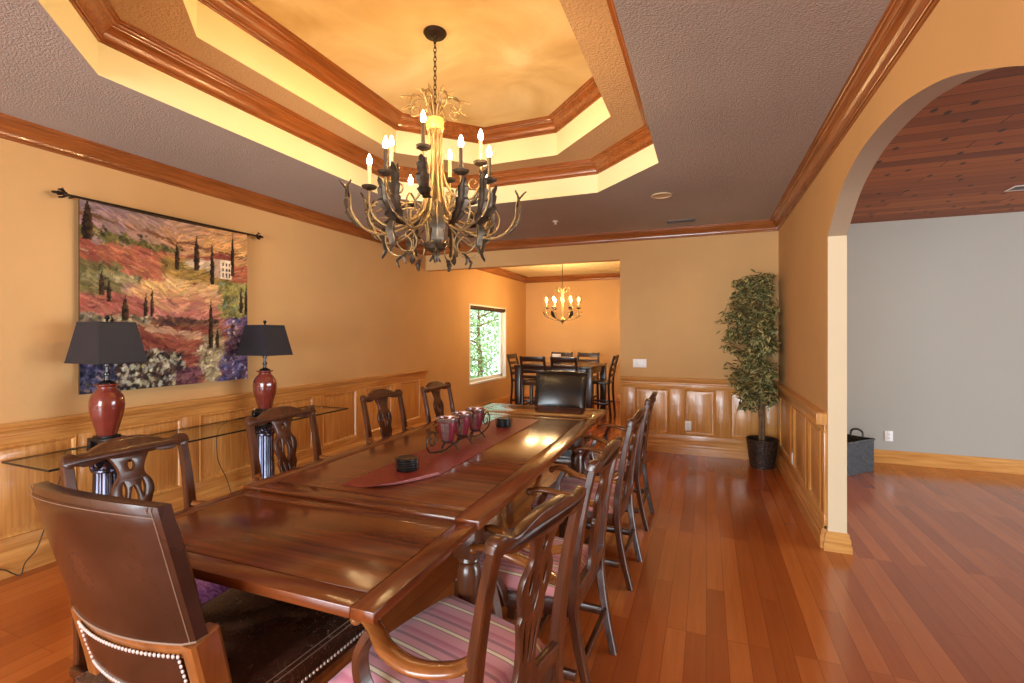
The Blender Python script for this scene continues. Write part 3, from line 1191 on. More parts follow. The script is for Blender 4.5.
for k, y in enumerate(CY):
    lab = 'silver rimmed rose candle cup ' + ('at the stand end by the first coasters', 'in the middle of the iron stand', 'at the stand end towards the window')[k]
    if cup0 is None:
        c = thing('candle_cup', lab, 'candle cup', (-1.385, y, RZ + 0.0535), 0, 'candle cups on the stand')
        mb = MB()
        mb.lathe([(0, 0), (0.026, 0), (0.034, 0.012), (0.047, 0.06), (0.057, 0.115), (0.060, 0.134), (0.0565, 0.134), (0.053, 0.112), (0.043, 0.06), (0.030, 0.016), (0, 0.014)], (0, 0, 0), 28)
        mb.build('cup', 'candle_red', c)
        mb = MB()
        mb.lathe([(0.0588, 0.118), (0.0635, 0.128), (0.0655, 0.140), (0.061, 0.142), (0.058, 0.134), (0.057, 0.118)], (0, 0, 0), 28)
        mb.build('silver_rim', 'mercury', c)
        mb = MB()
        for a0 in (0.3, 2.4, 4.5):
            pr = [(0.0275, 0.001), (0.036, 0.012), (0.0490, 0.06), (0.0590, 0.115)]
            cols = []
            for i in range(6):
                a = a0 + 0.9 * i / 5
                cols.append([mb.bm.verts.new((r * math.cos(a), r * math.sin(a), z)) for r, z in pr])
            for p, q in zip(cols, cols[1:]):
                for i in range(3):
                    mb.face((p[i], q[i], q[i + 1], p[i + 1]))
        mb.build('silver_streak', 'mercury', c)
        mb = MB()
        mb.lathe([(0, 0.016), (0.030, 0.018), (0.040, 0.058), (0.041, 0.075), (0, 0.075)], (0, 0, 0), 20)
        mb.tube([(0, 0, 0.074), (0.001, 0, 0.086)], 0.0012, 5)
        mb.build('candle', 'candle', c)
        cup0 = c
    else:
        c = copy_tree(cup0)
        c.location = (-1.385, y, RZ + 0.0535)
        c['label'] = lab


# ------------------------------------------------------------------ carved armchairs
def filled2d(outer, holes, extrude, bev=0.0035):
    """mesh of a flat outline with holes, given thickness (x right, y up)"""
    cu = bpy.data.curves.new('outline', 'CURVE')
    cu.dimensions = '2D'
    cu.fill_mode = 'BOTH'
    cu.extrude = extrude
    cu.bevel_depth = bev
    cu.bevel_resolution = 1
    for poly in [outer] + holes:
        sp = cu.splines.new('POLY')
        sp.points.add(len(poly) - 1)
        for p, (x, y) in zip(sp.points, poly):
            p.co = (x, y, 0, 1)
        sp.use_cyclic_u = True
    ob = bpy.data.objects.new('outline', cu)
    COL.objects.link(ob)
    dg = bpy.context.evaluated_depsgraph_get()
    me = bpy.data.meshes.new_from_object(ob.evaluated_get(dg))
    bpy.data.objects.remove(ob)
    bpy.data.curves.remove(cu)
    bm = bmesh.new()
    bm.from_mesh(me)
    bpy.data.meshes.remove(me)
    bmesh.ops.remove_doubles(bm, verts=bm.verts[:], dist=1e-5)
    return bm


POST = [(-0.325, 0.0), (-0.288, 0.16), (-0.259, 0.34), (-0.255, 0.46), (-0.270, 0.62), (-0.300, 0.80), (-0.338, 0.965)]
POSTC = cr(POST, 8)


def post_y(z):
    for (y0, z0), (y1, z1) in zip(POSTC, POSTC[1:]):
        if z0 <= z <= z1:
            return y0 + (y1 - y0) * (z - z0) / (z1 - z0)
    return POSTC[-1][0] - (z - POSTC[-1][1]) * 0.23


def ell(cx, cz, a, b_, n=18, tip=0.0):
    out = []
    for i in range(n):
        t = 2 * PI * i / n
        w = a * math.sin(t) * (1 - tip * abs(math.cos(t)))
        out.append((cx + w, cz + b_ * math.cos(t)))
    return out


def carved_back_parts(root):
    # crest rail: serpentine with raised centre and rolled ears
    W = 0.232
    topc = cr([(0, 0.998), (0.06, 0.995), (0.11, 0.980), (0.15, 0.962), (0.185, 0.960), (0.212, 0.972), (0.234, 0.968), (0.241, 0.945)], 5)
    botc = cr([(0.222, 0.928), (0.200, 0.936), (0.170, 0.924), (0.13, 0.926), (0.10, 0.936), (0.08, 0.934), (0.05, 0.928), (0, 0.926)], 5)
    half = topc + botc
    outer = [(x, z) for x, z in half] + [(-x, z) for x, z in half[::-1] if x > 1e-6]
    bm = filled2d(outer, [], 0.012, 0.006)
    for v in bm.verts:
        x, z, d = v.co.x, v.co.y, v.co.z
        v.co = Vector((x, post_y(z) - 0.022 * (1 - (x / 0.24) ** 2) + 0.004 + d, z))
    mb = MB()
    mb.bm.free()
    mb.bm = bm
    mb.build('crest_rail', 'chair_wood', root, smooth=40)
    # pierced splat
    z0, z1 = 0.465, 0.935
    prof = cr([(0.066, 0.0), (0.052, 0.06), (0.043, 0.13), (0.043, 0.25), (0.052, 0.36), (0.063, 0.44), (0.056, 0.49), (0.066, 0.56), (0.078, 0.64), (0.072, 0.72), (0.050, 0.79),
               (0.047, 0.85), (0.060, 0.93), (0.080, 1.0)], 5)
    outer = [(w_, z0 + (z1 - z0) * t) for w_, t in prof] + [(-w_, z0 + (z1 - z0) * t) for w_, t in prof[::-1]]
    H_ = z1 - z0
    holes = [ell(0, z0 + H_ * 0.585, 0.021, 0.062, 18, 0.4), ell(0, z0 + H_ * 0.895, 0.017, 0.027, 14, 0.3),
             ell(0.037, z0 + H_ * 0.675, 0.0125, 0.042, 14, 0.35), ell(-0.037, z0 + H_ * 0.675, 0.0125, 0.042, 14, 0.35),
             ell(0, z0 + H_ * 0.28, 0.0085, 0.070, 14, 0.2)]
    for sg in (-1, 1):
        c = [(sg * (0.024 + 0.016 * t * t), z0 + H_ * (0.13 + 0.33 * t)) for t in [q / 10 for q in range(11)]]
        wd = [0.002 + 0.0065 * math.sin(PI * q / 10) for q in range(11)]
        holes.append([(x + w_, z) for (x, z), w_ in zip(c, wd)] + [(x - w_, z) for (x, z), w_ in zip(c[::-1], wd[::-1])])
    bm = filled2d(outer, holes, 0.006, 0.0035)
    for v in bm.verts:
        x, z, d = v.co.x, v.co.y, v.co.z
        v.co = Vector((x, post_y(z) - 0.020 + 0.006 + d, z))
    mb = MB()
    mb.bm.free()
    mb.bm = bm
    mb.build('splat', 'chair_wood', root, smooth=40)


def make_armchair(seat_mat, label):
    t = thing('dining_armchair', label, 'chair', (0, 0, 0), 0, 'carved armchairs along the dining table')
    # cushion: trapezoid with a domed top
    mb = MB()
    nx, ny = 16, 14
    rows, low = [], []
    for j in range(ny + 1):
        r_, l_ = [], []
        for i in range(nx + 1):
            u, v = i / nx * 2 - 1, j / ny * 2 - 1
            hw = 0.222 + 0.055 * (v + 1) / 2
            cx, cy = math.copysign(abs(u) ** 0.9, u), math.copysign(abs(v) ** 0.9, v)
            x, y = cx * hw, cy * 0.235 + 0.015 * (1 - u * u) * (v > 0) * v
            e_ = max(abs(u), abs(v))
            z = 0.478 - 0.010 * (u * u + v * v) / 2 - (0.034 * max(0, (e_ - 0.80) / 0.20) ** 2)
            r_.append(mb.bm.verts.new((x, y, z)))
            l_.append(mb.bm.verts.new((x * 0.985, y * 0.985, 0.428)))
        rows.append(r_)
        low.append(l_)
    for j in range(ny):
        for i in range(nx):
            mb.face((rows[j][i], rows[j][i + 1], rows[j + 1][i + 1], rows[j + 1][i]))
            mb.face((low[j][i], low[j + 1][i], low[j + 1][i + 1], low[j][i + 1]))
        for i in (0, nx):
            mb.face((rows[j][i], rows[j + 1][i], low[j + 1][i], low[j][i]))
    for i in range(nx):
        for j in (0, ny):
            mb.face((rows[j][i], low[j][i], low[j][i + 1], rows[j][i + 1]))
    mb.build('seat', seat_mat, t, smooth=50)
    # seat rails
    mb = MB()
    fl, fr_, bl_, br_ = (-0.272, 0.232), (0.272, 0.232), (-0.205, -0.245), (0.205, -0.245)
    for a_, b_ in ((fl, fr_), (fr_, br_), (br_, bl_), (bl_, fl)):
        m_ = ((a_[0] + b_[0]) / 2, (a_[1] + b_[1]) / 2)
        L = math.hypot(b_[0] - a_[0], b_[1] - a_[1])
        mb.box((m_[0], m_[1], 0.395), (L, 0.024, 0.075), 0.004, R('Z', math.atan2(b_[1] - a_[1], b_[0] - a_[0])))
    mb.build('seat_rail', 'chair_wood', t)
    for s in (-1, 1):
        # rear post runs from floor to ear in one sweep
        mb = MB()
        pts = [(s * (0.186 + 0.034 * min(1, z / 0.5) + 0.006 * z), y, z) for y, z in POSTC]
        mb.tube(pts, [0.019, 0.020, 0.022, 0.024, 0.022, 0.019, 0.017], 8, flat=(0.82, 1.1), up=(1, 0, 0), sq=True)
        mb.build('rear_leg', 'chair_wood', t, smooth=30)
        # straight chamfered front leg
        mb = MB()
        mb.box((s * 0.255, 0.212, 0.2145), (0.046, 0.046, 0.429), 0.006)
        mb.build('front_leg', 'chair_wood', t)
        # arm, sweeping out and ending in a rolled knuckle
        mb = MB()
        p = cr([(s * 0.222, -0.262, 0.655), (s * 0.258, -0.225, 0.640), (s * 0.298, -0.14, 0.636), (s * 0.302, -0.05, 0.648), (s * 0.280, 0.02, 0.666), (s * 0.266, 0.075, 0.670), (s * 0.262, 0.115, 0.660)], 7)
        mb.tube(p, [0.017, 0.023, 0.025, 0.024, 0.021, 0.019, 0.018], 10, flat=(1.12, 0.66), up=(0, 0, 1))
        mb.sphere((s * 0.262, 0.120, 0.654), 0.0205, 12, (1.05, 0.9, 0.95))
        mb.build('arm', 'arm_wood', t, smooth=60)
        mb = MB()
        p = cr([(s * 0.262, 0.020, 0.385), (s * 0.276, 0.030, 0.44), (s * 0.290, 0.062, 0.52), (s * 0.288, 0.070, 0.59), (s * 0.275, 0.040, 0.652)], 6)
        mb.tube(p, [0.024, 0.022, 0.019, 0.018, 0.017], 8, flat=(0.8, 1.15), up=(1, 0, 0), sq=True)
        mb.build('arm_support', 'chair_wood', t, smooth=30)
        mb = MB()
        mb.box2((s * 0.235 - 0.011, -0.272, 0.135), (s * 0.235 + 0.011, 0.20, 0.17), 0.003)
        mb.bm.transform(Matrix.Translation((s * 0.0, 0, 0)))
        mb.build('side_stretcher', 'chair_wood', t)
    mb = MB()
    mb.box2((-0.24, -0.05, 0.137), (0.24, -0.025, 0.168), 0.003)
    mb.build('cross_stretcher', 'chair_wood', t)
    mb = MB()
    mb.box2((-0.195, -0.296, 0.165), (0.195, -0.276, 0.20), 0.003)
    mb.build('rear_stretcher', 'chair_wood', t)
    mb = MB()
    mb.box((0, -0.262, 0.455), (0.40, 0.026, 0.05), 0.004)
    mb.build('splat_shoe', 'chair_wood', t)
    carved_back_parts(t)
    return t


side = 'carved armchair on the arch side of the table, '
wallside = 'carved armchair on the console side of the table, '
RIGHT = [(-0.742, 1.325, 12, side + 'beside the brown host chair'),
         (-0.722, 2.03, 2, side + 'second from the brown host chair'),
         (-0.722, 2.98, 1, side + 'third from the brown host chair'),
         (-0.732, 3.86, 0, side + 'nearest the ficus')]
LEFT = [(-2.000, 1.32, 0, wallside + 'beside the brown host chair'),
        (-2.085, 2.20, -2, wallside + 'second from the brown host chair'),
        (-2.115, 3.22, -2, wallside + 'third from the brown host chair'),
        (-2.025, 3.93, 0, wallside + 'nearest the window')]
ch = None
for x, y, dg, lab in RIGHT:
    c = make_armchair('stripe', lab) if ch is None else copy_tree(ch)
    ch = ch or c
    c.location = (x, y, 0)
    c.rotation_euler = (0, 0, PI / 2 + math.radians(-dg))
    c['label'] = lab
ch2 = None
for x, y, dg, lab in LEFT:
    c = make_armchair('damask', lab) if ch2 is None else copy_tree(ch2)
    ch2 = ch2 or c
    c.location = (x, y, 0)
    c.rotation_euler = (0, 0, -PI / 2 + math.radians(dg))
    c['label'] = lab


# ------------------------------------------------------------------ leather host chairs (local front = +y)
def bow(x, k=0.045, w=0.248):
    return -k * (1 - (x / w) ** 2)


def make_host(label, leather, seat_leather):
    t = thing('host_chair', label, 'chair', (0, 0, 0), 0, 'leather host chairs at the table ends')

    def back_y(z):      # rear face of the upright at the side edges
        return -0.235 - max(0, z - 0.45) * 0.27

    # upholstered upper back
    mb = MB()
    nx, nz = 20, 14
    z0, z1, hw, th = 0.69, 1.055, 0.248, 0.060

    def surf(front):
        g = []
        for j in range(nz + 1):
            row = []
            for i in range(nx + 1):
                u, v = i / nx * 2 - 1, j / nz
                z = z0 + (z1 - z0) * v
                x = u * (hw - 0.006 * (1 - v))
                zz = z + (0.016 * (1 - u * u) if v > 0.99 else 0.016 * (1 - u * u) * v ** 3)
                y = back_y(zz) + bow(x)
                ed = max(0, (abs(u) - 0.9) / 0.1, (v - 0.92) / 0.08)
                if front:
                    y += th + 0.034 * (1 - u ** 4) * math.sin(PI * min(1, v * 0.95 + 0.05)) ** 0.6 - 0.016 * ed ** 2
                else:
                    y += 0.012 * ed ** 2
                row.append(mb.bm.verts.new((x, y, zz)))
            g.append(row)
        return g

    A, B = surf(False), surf(True)
    for j in range(nz):
        for i in range(nx):
            mb.face((A[j][i], A[j][i + 1], A[j + 1][i + 1], A[j + 1][i]))
            mb.face((B[j][i], B[j + 1][i], B[j + 1][i + 1], B[j][i + 1]))
        for i in (0, nx):
            mb.face((A[j][i], A[j + 1][i], B[j + 1][i], B[j][i]))
    for i in range(nx):
        for j in (0, nz):
            mb.face((A[j][i], B[j][i], B[j][i + 1], A[j][i + 1]))
    back_pts = [tuple(A[j][i].co) for j, i in [(k, nx) for k in range(nz + 1)]]
    edge_r = [Vector(A[k][nx].co) for k in range(nz + 1)]
    edge_l = [Vector(A[k][0].co) for k in range(nz + 1)]
    edge_t = [Vector(A[nz][k].co) for k in range(nx + 1)]
    edge_b = [Vector(A[0][k].co) for k in range(nx + 1)]
    edge_f = [Vector(B[0][k].co) for k in range(nx + 1)]
    mb.build('backrest', leather, t, smooth=50)
    # stitched seams along the rear edge, pale welt along the bottom
    mb = MB()
    for off in (0.010, 0.020):
        mb.tube([p + Vector((-off, -0.0045 - off * 0.45, 0)) for p in edge_r], 0.0013, 5)
        mb.tube([p + Vector((off, -0.0045 - off * 0.45, 0)) for p in edge_l], 0.0013, 5)
    mb.tube([p + Vector((0, -0.0085, -0.022)) for p in edge_t], 0.0009, 5)
    mb.build('seam_stitching', 'thread', t)
    mb = MB()
    loop = edge_b + edge_f[::-1] + [edge_b[0]]
    mb.tube([p + Vector((0, 0, -0.002)) for p in loop], 0.0032, 6)
    mb.build('welt', 'thread', t)
    # wooden stiles, bowed rails and rear legs
    for s in (-1, 1):
        mb = MB()
        pts = cr([(s * 0.212, -0.345, 0.0), (s * 0.222, -0.285, 0.18), (s * 0.228, -0.225, 0.40), (s * 0.227, -0.228, 0.50), (s * 0.226, back_y(0.688) + 0.032, 0.688)], 7)
        mb.tube(pts, [0.024, 0.027, 0.031, 0.032, 0.033], 8, flat=(1.25, 0.8), up=(1, 0, 0), sq=True)
        mb.build('rear_leg', 'host_wood', t, smooth=30)
    mb = MB()
    for zc, hh in ((0.667, 0.046), (0.508, 0.05)):
        rows = []
        for i in range(17):
            x = -0.216 + 0.432 * i / 16
            y = bow(x)
            q = []
            for dy, dz in ((0.004, -hh / 2), (0.004, hh / 2), (0.045, hh / 2), (0.045, -hh / 2)):
                q.append(mb.bm.verts.new((x, back_y(zc + dz) + y + dy, zc + dz)))
            rows.append(q)
        for a_, b_ in zip(rows, rows[1:]):
            for k in range(4):
                mb.face((a_[k], a_[(k + 1) % 4], b_[(k + 1) % 4], b_[k]))
        mb.face(rows[0])
        mb.face(rows[-1][::-1])
    mb.build('back_rail', 'host_wood', t, smooth=40)
    # lower leather panel
    mb = MB()
    rows = []
    for i in range(17):
        x = -0.200 + 0.400 * i / 16
        rows.append([mb.bm.verts.new((x, back_y(z) + bow(x) + dy, z)) for dy, z in ((-0.001, 0.522), (-0.004, 0.585), (-0.001, 0.652), (0.04, 0.652), (0.04, 0.522))])
    for a_, b_ in zip(rows, rows[1:]):
        for k in range(5):
            mb.face((a_[k], a_[(k + 1) % 5], b_[(k + 1) % 5], b_[k]))
    mb.face(rows[0])
    mb.face(rows[-1][::-1])
    mb.build('lower_back_panel', leather, t, smooth=60)
    mb = MB()
    npts = []
    for i in range(33):
        x = -0.202 + 0.404 * i / 32
        npts += [(x, 0.522), (x, 0.652)]
    for k in range(1, 9):
        z = 0.522 + 0.130 * k / 9
        npts += [(-0.202, z), (0.202, z)]
    for x, z in npts:
        mb.sphere((x, back_y(z) + bow(x) - 0.003, z), 0.0056, 8, (1, 0.6, 1))
    mb.build('nailhead_trim', 'nail', t)
    # seat
    mb = MB()
    n = 22
    top, low = [], []
    for j in range(n + 1):
        r1, r2 = [], []
        for i in range(n + 1):
            u, v = i / n * 2 - 1, j / n * 2 - 1
            hw_ = 0.270 + 0.035 * (v + 1) / 2
            x, y = u * hw_, 0.045 + v * 0.325
            e_ = max(abs(u), abs(v))
            z = 0.487 - 0.030 * max(0, (e_ - 0.82) / 0.18) ** 2 - 0.012 * (1 - u * u) * (1 - v * v)
            z += 0.011 * noise.noise(Vector((x * 7, y * 17, 3.0))) * (1 - e_ ** 3)
            r1.append(mb.bm.verts.new((x, y, z)))
            r2.append(mb.bm.verts.new((x, y, 0.375)))
        top.append(r1)
        low.append(r2)
    for j in range(n):
        for i in range(n):
            mb.face((top[j][i], top[j][i + 1], top[j + 1][i + 1], top[j + 1][i]))
            mb.face((low[j][i], low[j + 1][i], low[j + 1][i + 1], low[j][i + 1]))
        for i in (0, n):
            mb.face((top[j][i], top[j + 1][i], low[j + 1][i], low[j][i]))
    for i in range(n):
        for j in (0, n):
            mb.face((top[j][i], low[j][i], low[j][i + 1], top[j][i + 1]))
    mb.build('seat', seat_leather, t, smooth=50)
    mb = MB()
    for s in (-1, 1):
        for off, z in ((0.0, 0.459), (0.012, 0.4665)):
            mb.tube([(s * (0.2705 - off), -0.28, z), (s * (0.3055 - off), 0.365, z)], 0.0017, 5)
    for off, z in ((0.0, 0.459), (0.012, 0.4665)):
        mb.tube([(-0.305, 0.371 - off, z), (0.305, 0.371 - off, z)], 0.0017, 5)
    mb.build('seat_stitching', 'thread', t)
    mb = MB()
    for k in range(44):
        f = k / 43
        y = -0.27 + 0.635 * f
        for s in (-1, 1):
            mb.sphere((s * (0.2715 + 0.035 * f), y, 0.398), 0.006, 8, (0.6, 1, 1))
        mb.sphere((-0.295 + 0.59 * f, 0.371, 0.398), 0.006, 8, (1, 0.6, 1))
    mb.build('seat_nailheads', 'nail', t)
    mb = MB()
    mb.box2((-0.268, -0.25, 0.325), (0.268, 0.35, 0.376), 0.005)
    mb.build('seat_frame', 'host_wood', t)
    for s in (-1, 1):
        mb = MB()
        mb.box((s * 0.268, 0.325, 0.163), (0.058, 0.058, 0.326), 0.006)
        mb.build('front_leg', 'host_wood', t)
        mb = MB()
        mb.box2((s * 0.235 - 0.012, -0.29, 0.12), (s * 0.235 + 0.012, 0.31, 0.155), 0.003)
        mb.build('stretcher', 'host_wood', t)
    return t


h1 = make_host('brown leather host chair with nailhead trim and scratched seat at the near table end', 'brown_leather', 'seat_leather')
h1.location = (-1.425, 1.10, 0)
h1.rotation_euler = (0, 0, math.radians(1))
h2 = copy_tree(h1)
h2.location = (-1.365, 4.36, 0)
h2.rotation_euler = (0, 0, PI)
h2.scale = (1.09, 1, 1)
for ch_ in h2.children:
    if ch_.material_slots[0].material in (M['brown_leather'], M['seat_leather']):
        ch_.material_slots[0].link = 'OBJECT'
        ch_.material_slots[0].material = M['black_leather']
h2['label'] = 'dark leather host chair at the table end before the back opening'

# ------------------------------------------------------------------ glass console with pedestals
con = thing('console_table', 'long glass topped console on dark columns against the left wainscot', 'console table', (-3.55, 2.65, 0))
GZ = 0.715
b = MB()
x0, x1, y0, y1 = -0.245, 0.24, -1.175, 1.18
b.mi = 0
b.box2((x0, y0, GZ - 0.012), (x1, y1, GZ))
for f in b.bm.faces:
    if max(v.co.z for v in f.verts) - min(v.co.z for v in f.verts) > 0.005:
        f.material_index = 1
b.build('glass_top', ['glass', 'edge'], con, smooth=0)
for yy in (1.876 - 2.65, 3.06 - 2.65):
    b = MB()
    # fluted shaft
    prof, seg = [], 64
    for z, r in ((0.10, 0.084), (0.13, 0.080), (0.56, 0.070), (0.585, 0.072)):
        prof.append([b.bm.verts.new(((r - 0.006 * (0.5 + 0.5 * math.cos(16 * a))) * math.cos(a), yy + (r - 0.006 * (0.5 + 0.5 * math.cos(16 * a))) * math.sin(a), z)) for a in (2 * PI * k / seg for k in range(seg))])
    for p, q in zip(prof, prof[1:]):
        for k in range(seg):
            b.face((p[k], p[(k + 1) % seg], q[(k + 1) % seg], q[k]))
    b.face(prof[0][::-1])
    b.face(prof[-1])
    ped = b.build('pedestal', 'column', con, smooth=60)
    b = MB()
    b.box((0, yy, 0.03), (0.23, 0.23, 0.06), 0.006)
    b.lathe([(0.105, 0.06), (0.11, 0.07), (0.105, 0.082), (0.09, 0.09), (0.088, 0.1)], (0, yy, 0), 28)
    b.build('plinth', 'column', ped)
    b = MB()
    b.lathe([(0.074, 0.582), (0.082, 0.59), (0.082, 0.60), (0.075, 0.605), (0.078, 0.635), (0.10, 0.665), (0.105, 0.68)], (0, yy, 0), 28)
    for sy in (-1, 1):
        for sx in (-1, 1):
            b.tube([(sx * 0.088 + 0.0, yy + sy * (0.088 + 0.02 * math.cos(a) * (1 - a / 12)), 0.645 + 0.022 * math.sin(a) * (1 - a / 12)) for a in [k * 0.5 for k in range(20)]], 0.008, 6)
    for k in range(12):
        a = 2 * PI * k / 12
        b.leaf([(0.076 * math.cos(a), yy + 0.076 * math.sin(a), 0.60), (0.085 * math.cos(a), yy + 0.085 * math.sin(a), 0.64), (0.11 * math.cos(a), yy + 0.11 * math.sin(a), 0.655)], 0.018, (-math.sin(a), math.cos(a), 0), 0.2, 3)
    b.box((0, yy, 0.6915), (0.215, 0.215, 0.022), 0.004)
    b.build('capital', 'column', ped)


# ------------------------------------------------------------------ table lamps
def make_lamp(label):
    t = thing('table_lamp', label, 'lamp', (0, 0, 0), 0, 'matching table lamps on the glass console')
    b = MB()
    b.box((0, 0, 0.012), (0.150, 0.150, 0.024), 0.004)
    for sx in (-1, 1):
        for sy in (-1, 1):
            b.box((sx * 0.055, sy * 0.055, 0.045), (0.036, 0.036, 0.044), 0.004)
    b.box((0, 0, 0.046), (0.085, 0.085, 0.046), 0.003)
    b.box((0, 0, 0.073), (0.146, 0.146, 0.018), 0.004)
    b.box((0, 0, 0.088), (0.106, 0.106, 0.014), 0.003)
    b.build('base', 'black', t)
    b = MB()
    # lobed urn
    prof = cr([(0.050, 0.094), (0.056, 0.108), (0.070, 0.16), (0.086, 0.225), (0.094, 0.285), (0.088, 0.335), (0.066, 0.372), (0.050, 0.392), (0.050, 0.405), (0.066, 0.416), (0.064, 0.422), (0.040, 0.422)], 5)
    seg = 48
    rings = []
    for r, z in prof:
        k = 1 if 0.11 < z < 0.36 else 0
        rings.append([b.bm.verts.new((r * (1 - 0.035 * k * abs(math.sin(4 * a))) * math.cos(a), r * (1 - 0.035 * k * abs(math.sin(4 * a))) * math.sin(a), z)) for a in (2 * PI * i / seg for i in range(seg))])
    for p, q in zip(rings, rings[1:]):
        for k in range(seg):
            b.face((p[k], p[(k + 1) % seg], q[(k + 1) % seg], q[k]))
    b.face(rings[0][::-1])
    b.face(rings[-1])
    b.build('urn_body', 'glaze', t, smooth=50)
    b = MB()
    b.lathe([(0.042, 0.422), (0.044, 0.43), (0.03, 0.438), (0.014, 0.445), (0.012, 0.47), (0.019, 0.476), (0.019, 0.488), (0.011, 0.494), (0.010, 0.53), (0.018, 0.535), (0.018, 0.60), (0.004, 0.60), (0.004, 0.822)], (0, 0, 0), 16)
    b.build('neck', 'black', t)
    # four sided tapered shade, open at both ends
    b = MB()
    ZB, ZT = 0.555, 0.815

    def ringv(hx, hy, z):
        return [b.bm.verts.new((x, y, z)) for x, y in ((-hx, -hy), (hx, -hy), (hx, hy), (-hx, hy))]
    o1, o2 = ringv(0.178, 0.138, ZB), ringv(0.112, 0.105, ZT)
    i1, i2 = ringv(0.174, 0.134, ZB), ringv(0.108, 0.101, ZT)
    for k in range(4):
        k2 = (k + 1) % 4
        b.face((o1[k], o1[k2], o2[k2], o2[k]))
        b.face((i1[k], i2[k], i2[k2], i1[k2]))
        b.face((o1[k], i1[k], i1[k2], o1[k2]))
        b.face((o2[k], o2[k2], i2[k2], i2[k]))
    shd = b.build('shade', 'shade', t, smooth=0)
    for hx, hy, z in ((0.178, 0.138, ZB + 0.004), (0.112, 0.105, ZT - 0.004)):
        b = MB()
        p = [(-hx, -hy, z), (hx, -hy, z), (hx, hy, z), (-hx, hy, z)]
        for k in range(4):
            b.tube([p[k], p[(k + 1) % 4]], 0.0035, 6)
        b.build('shade_binding', 'shade_trim', shd)
    b = MB()
    b.tube([(-0.11, 0, ZT - 0.006), (0.11, 0, ZT - 0.006)], 0.002, 5)
    b.tube([(0, -0.103, ZT - 0.006), (0, 0.103, ZT - 0.006)], 0.002, 5)
    b.build('shade_spider', 'black', shd)
    b = MB()
    b.lathe([(0.005, 0.818), (0.009, 0.822), (0.006, 0.828), (0.013, 0.838), (0.014, 0.846), (0.009, 0.855), (0, 0.858)], (0, 0, 0), 14)
    b.build('finial', 'black', t)
    return t


l1 = make_lamp('red urn table lamp with dark shade covering the lower left of the tapestry')
l1.location = (-3.55, 1.876, GZ)
l2 = copy_tree(l1)
l2.location = (-3.55, 3.06, GZ)
l2['label'] = 'red urn table lamp with dark shade at the far edge of the tapestry'
b = MB()
b.tube(cr([(-0.08, 0, 0.012), (-0.20, -0.06, 0.008), (-0.265, -0.09, -0.02), (-0.275, -0.104, -0.133), (-0.283, -0.15, -0.35), (-0.285, -0.195, -0.502), (-0.285, -0.228, -0.594), (-0.283, -0.28, -0.65), (-0.275, -0.303, -0.7115), (-0.29, -0.33, -0.695), (-0.297, -0.37, -0.655), (-0.31, -0.45, -0.62)], 10), 0.0035, 6)
b.build('power_cord', 'cord', l1)
b = MB()
b.tube(cr([(-0.08, 0, 0.012), (-0.20, -0.03, 0.01), (-0.262, -0.22, -0.05), (-0.264, -0.24, -0.30), (-0.262, -0.16, -0.50), (-0.22, -0.12, -0.705), (-0.12, -0.14, -0.7105)], 10), 0.0035, 6)
b.build('power_cord', 'cord', l2)


# ------------------------------------------------------------------ tapestry and its rod
def n2(x, y, s=1.0, seed=0.0):
    return noise.noise(Vector((x * s + seed, y * s - seed * 0.7, seed * 1.3)))


def fb(x, y, s, seed):
    return n2(x, y, s, seed) + 0.5 * n2(x, y, s * 2.1, seed + 5) + 0.25 * n2(x, y, s * 4.3, seed + 9)


def mixc(a, b_, t):
    t = max(0.0, min(1.0, t))
    return tuple(p + (q - p) * t for p, q in zip(a, b_))


def S(*c):
    return srgb(*c)


CYP = [(0.035, 0.80, 1.02, 0.022), (0.505, 0.70, 0.88, 0.012), (0.63, 0.71, 0.95, 0.016), (0.735, 0.63, 0.92, 0.013), (0.885, 0.70, 1.0, 0.012),
       (0.10, 0.52, 0.66, 0.012), (0.135, 0.48, 0.62, 0.010), (0.215, 0.385, 0.53, 0.016), (0.325, 0.41, 0.55, 0.010), (0.36, 0.41, 0.59, 0.009),
       (0.725, 0.22, 0.56, 0.014), (0.77, 0.22, 0.36, 0.011), (0.95, 0.45, 0.64, 0.012), (0.99, 0.44, 0.66, 0.012), (0.15, 0.33, 0.42, 0.01)]


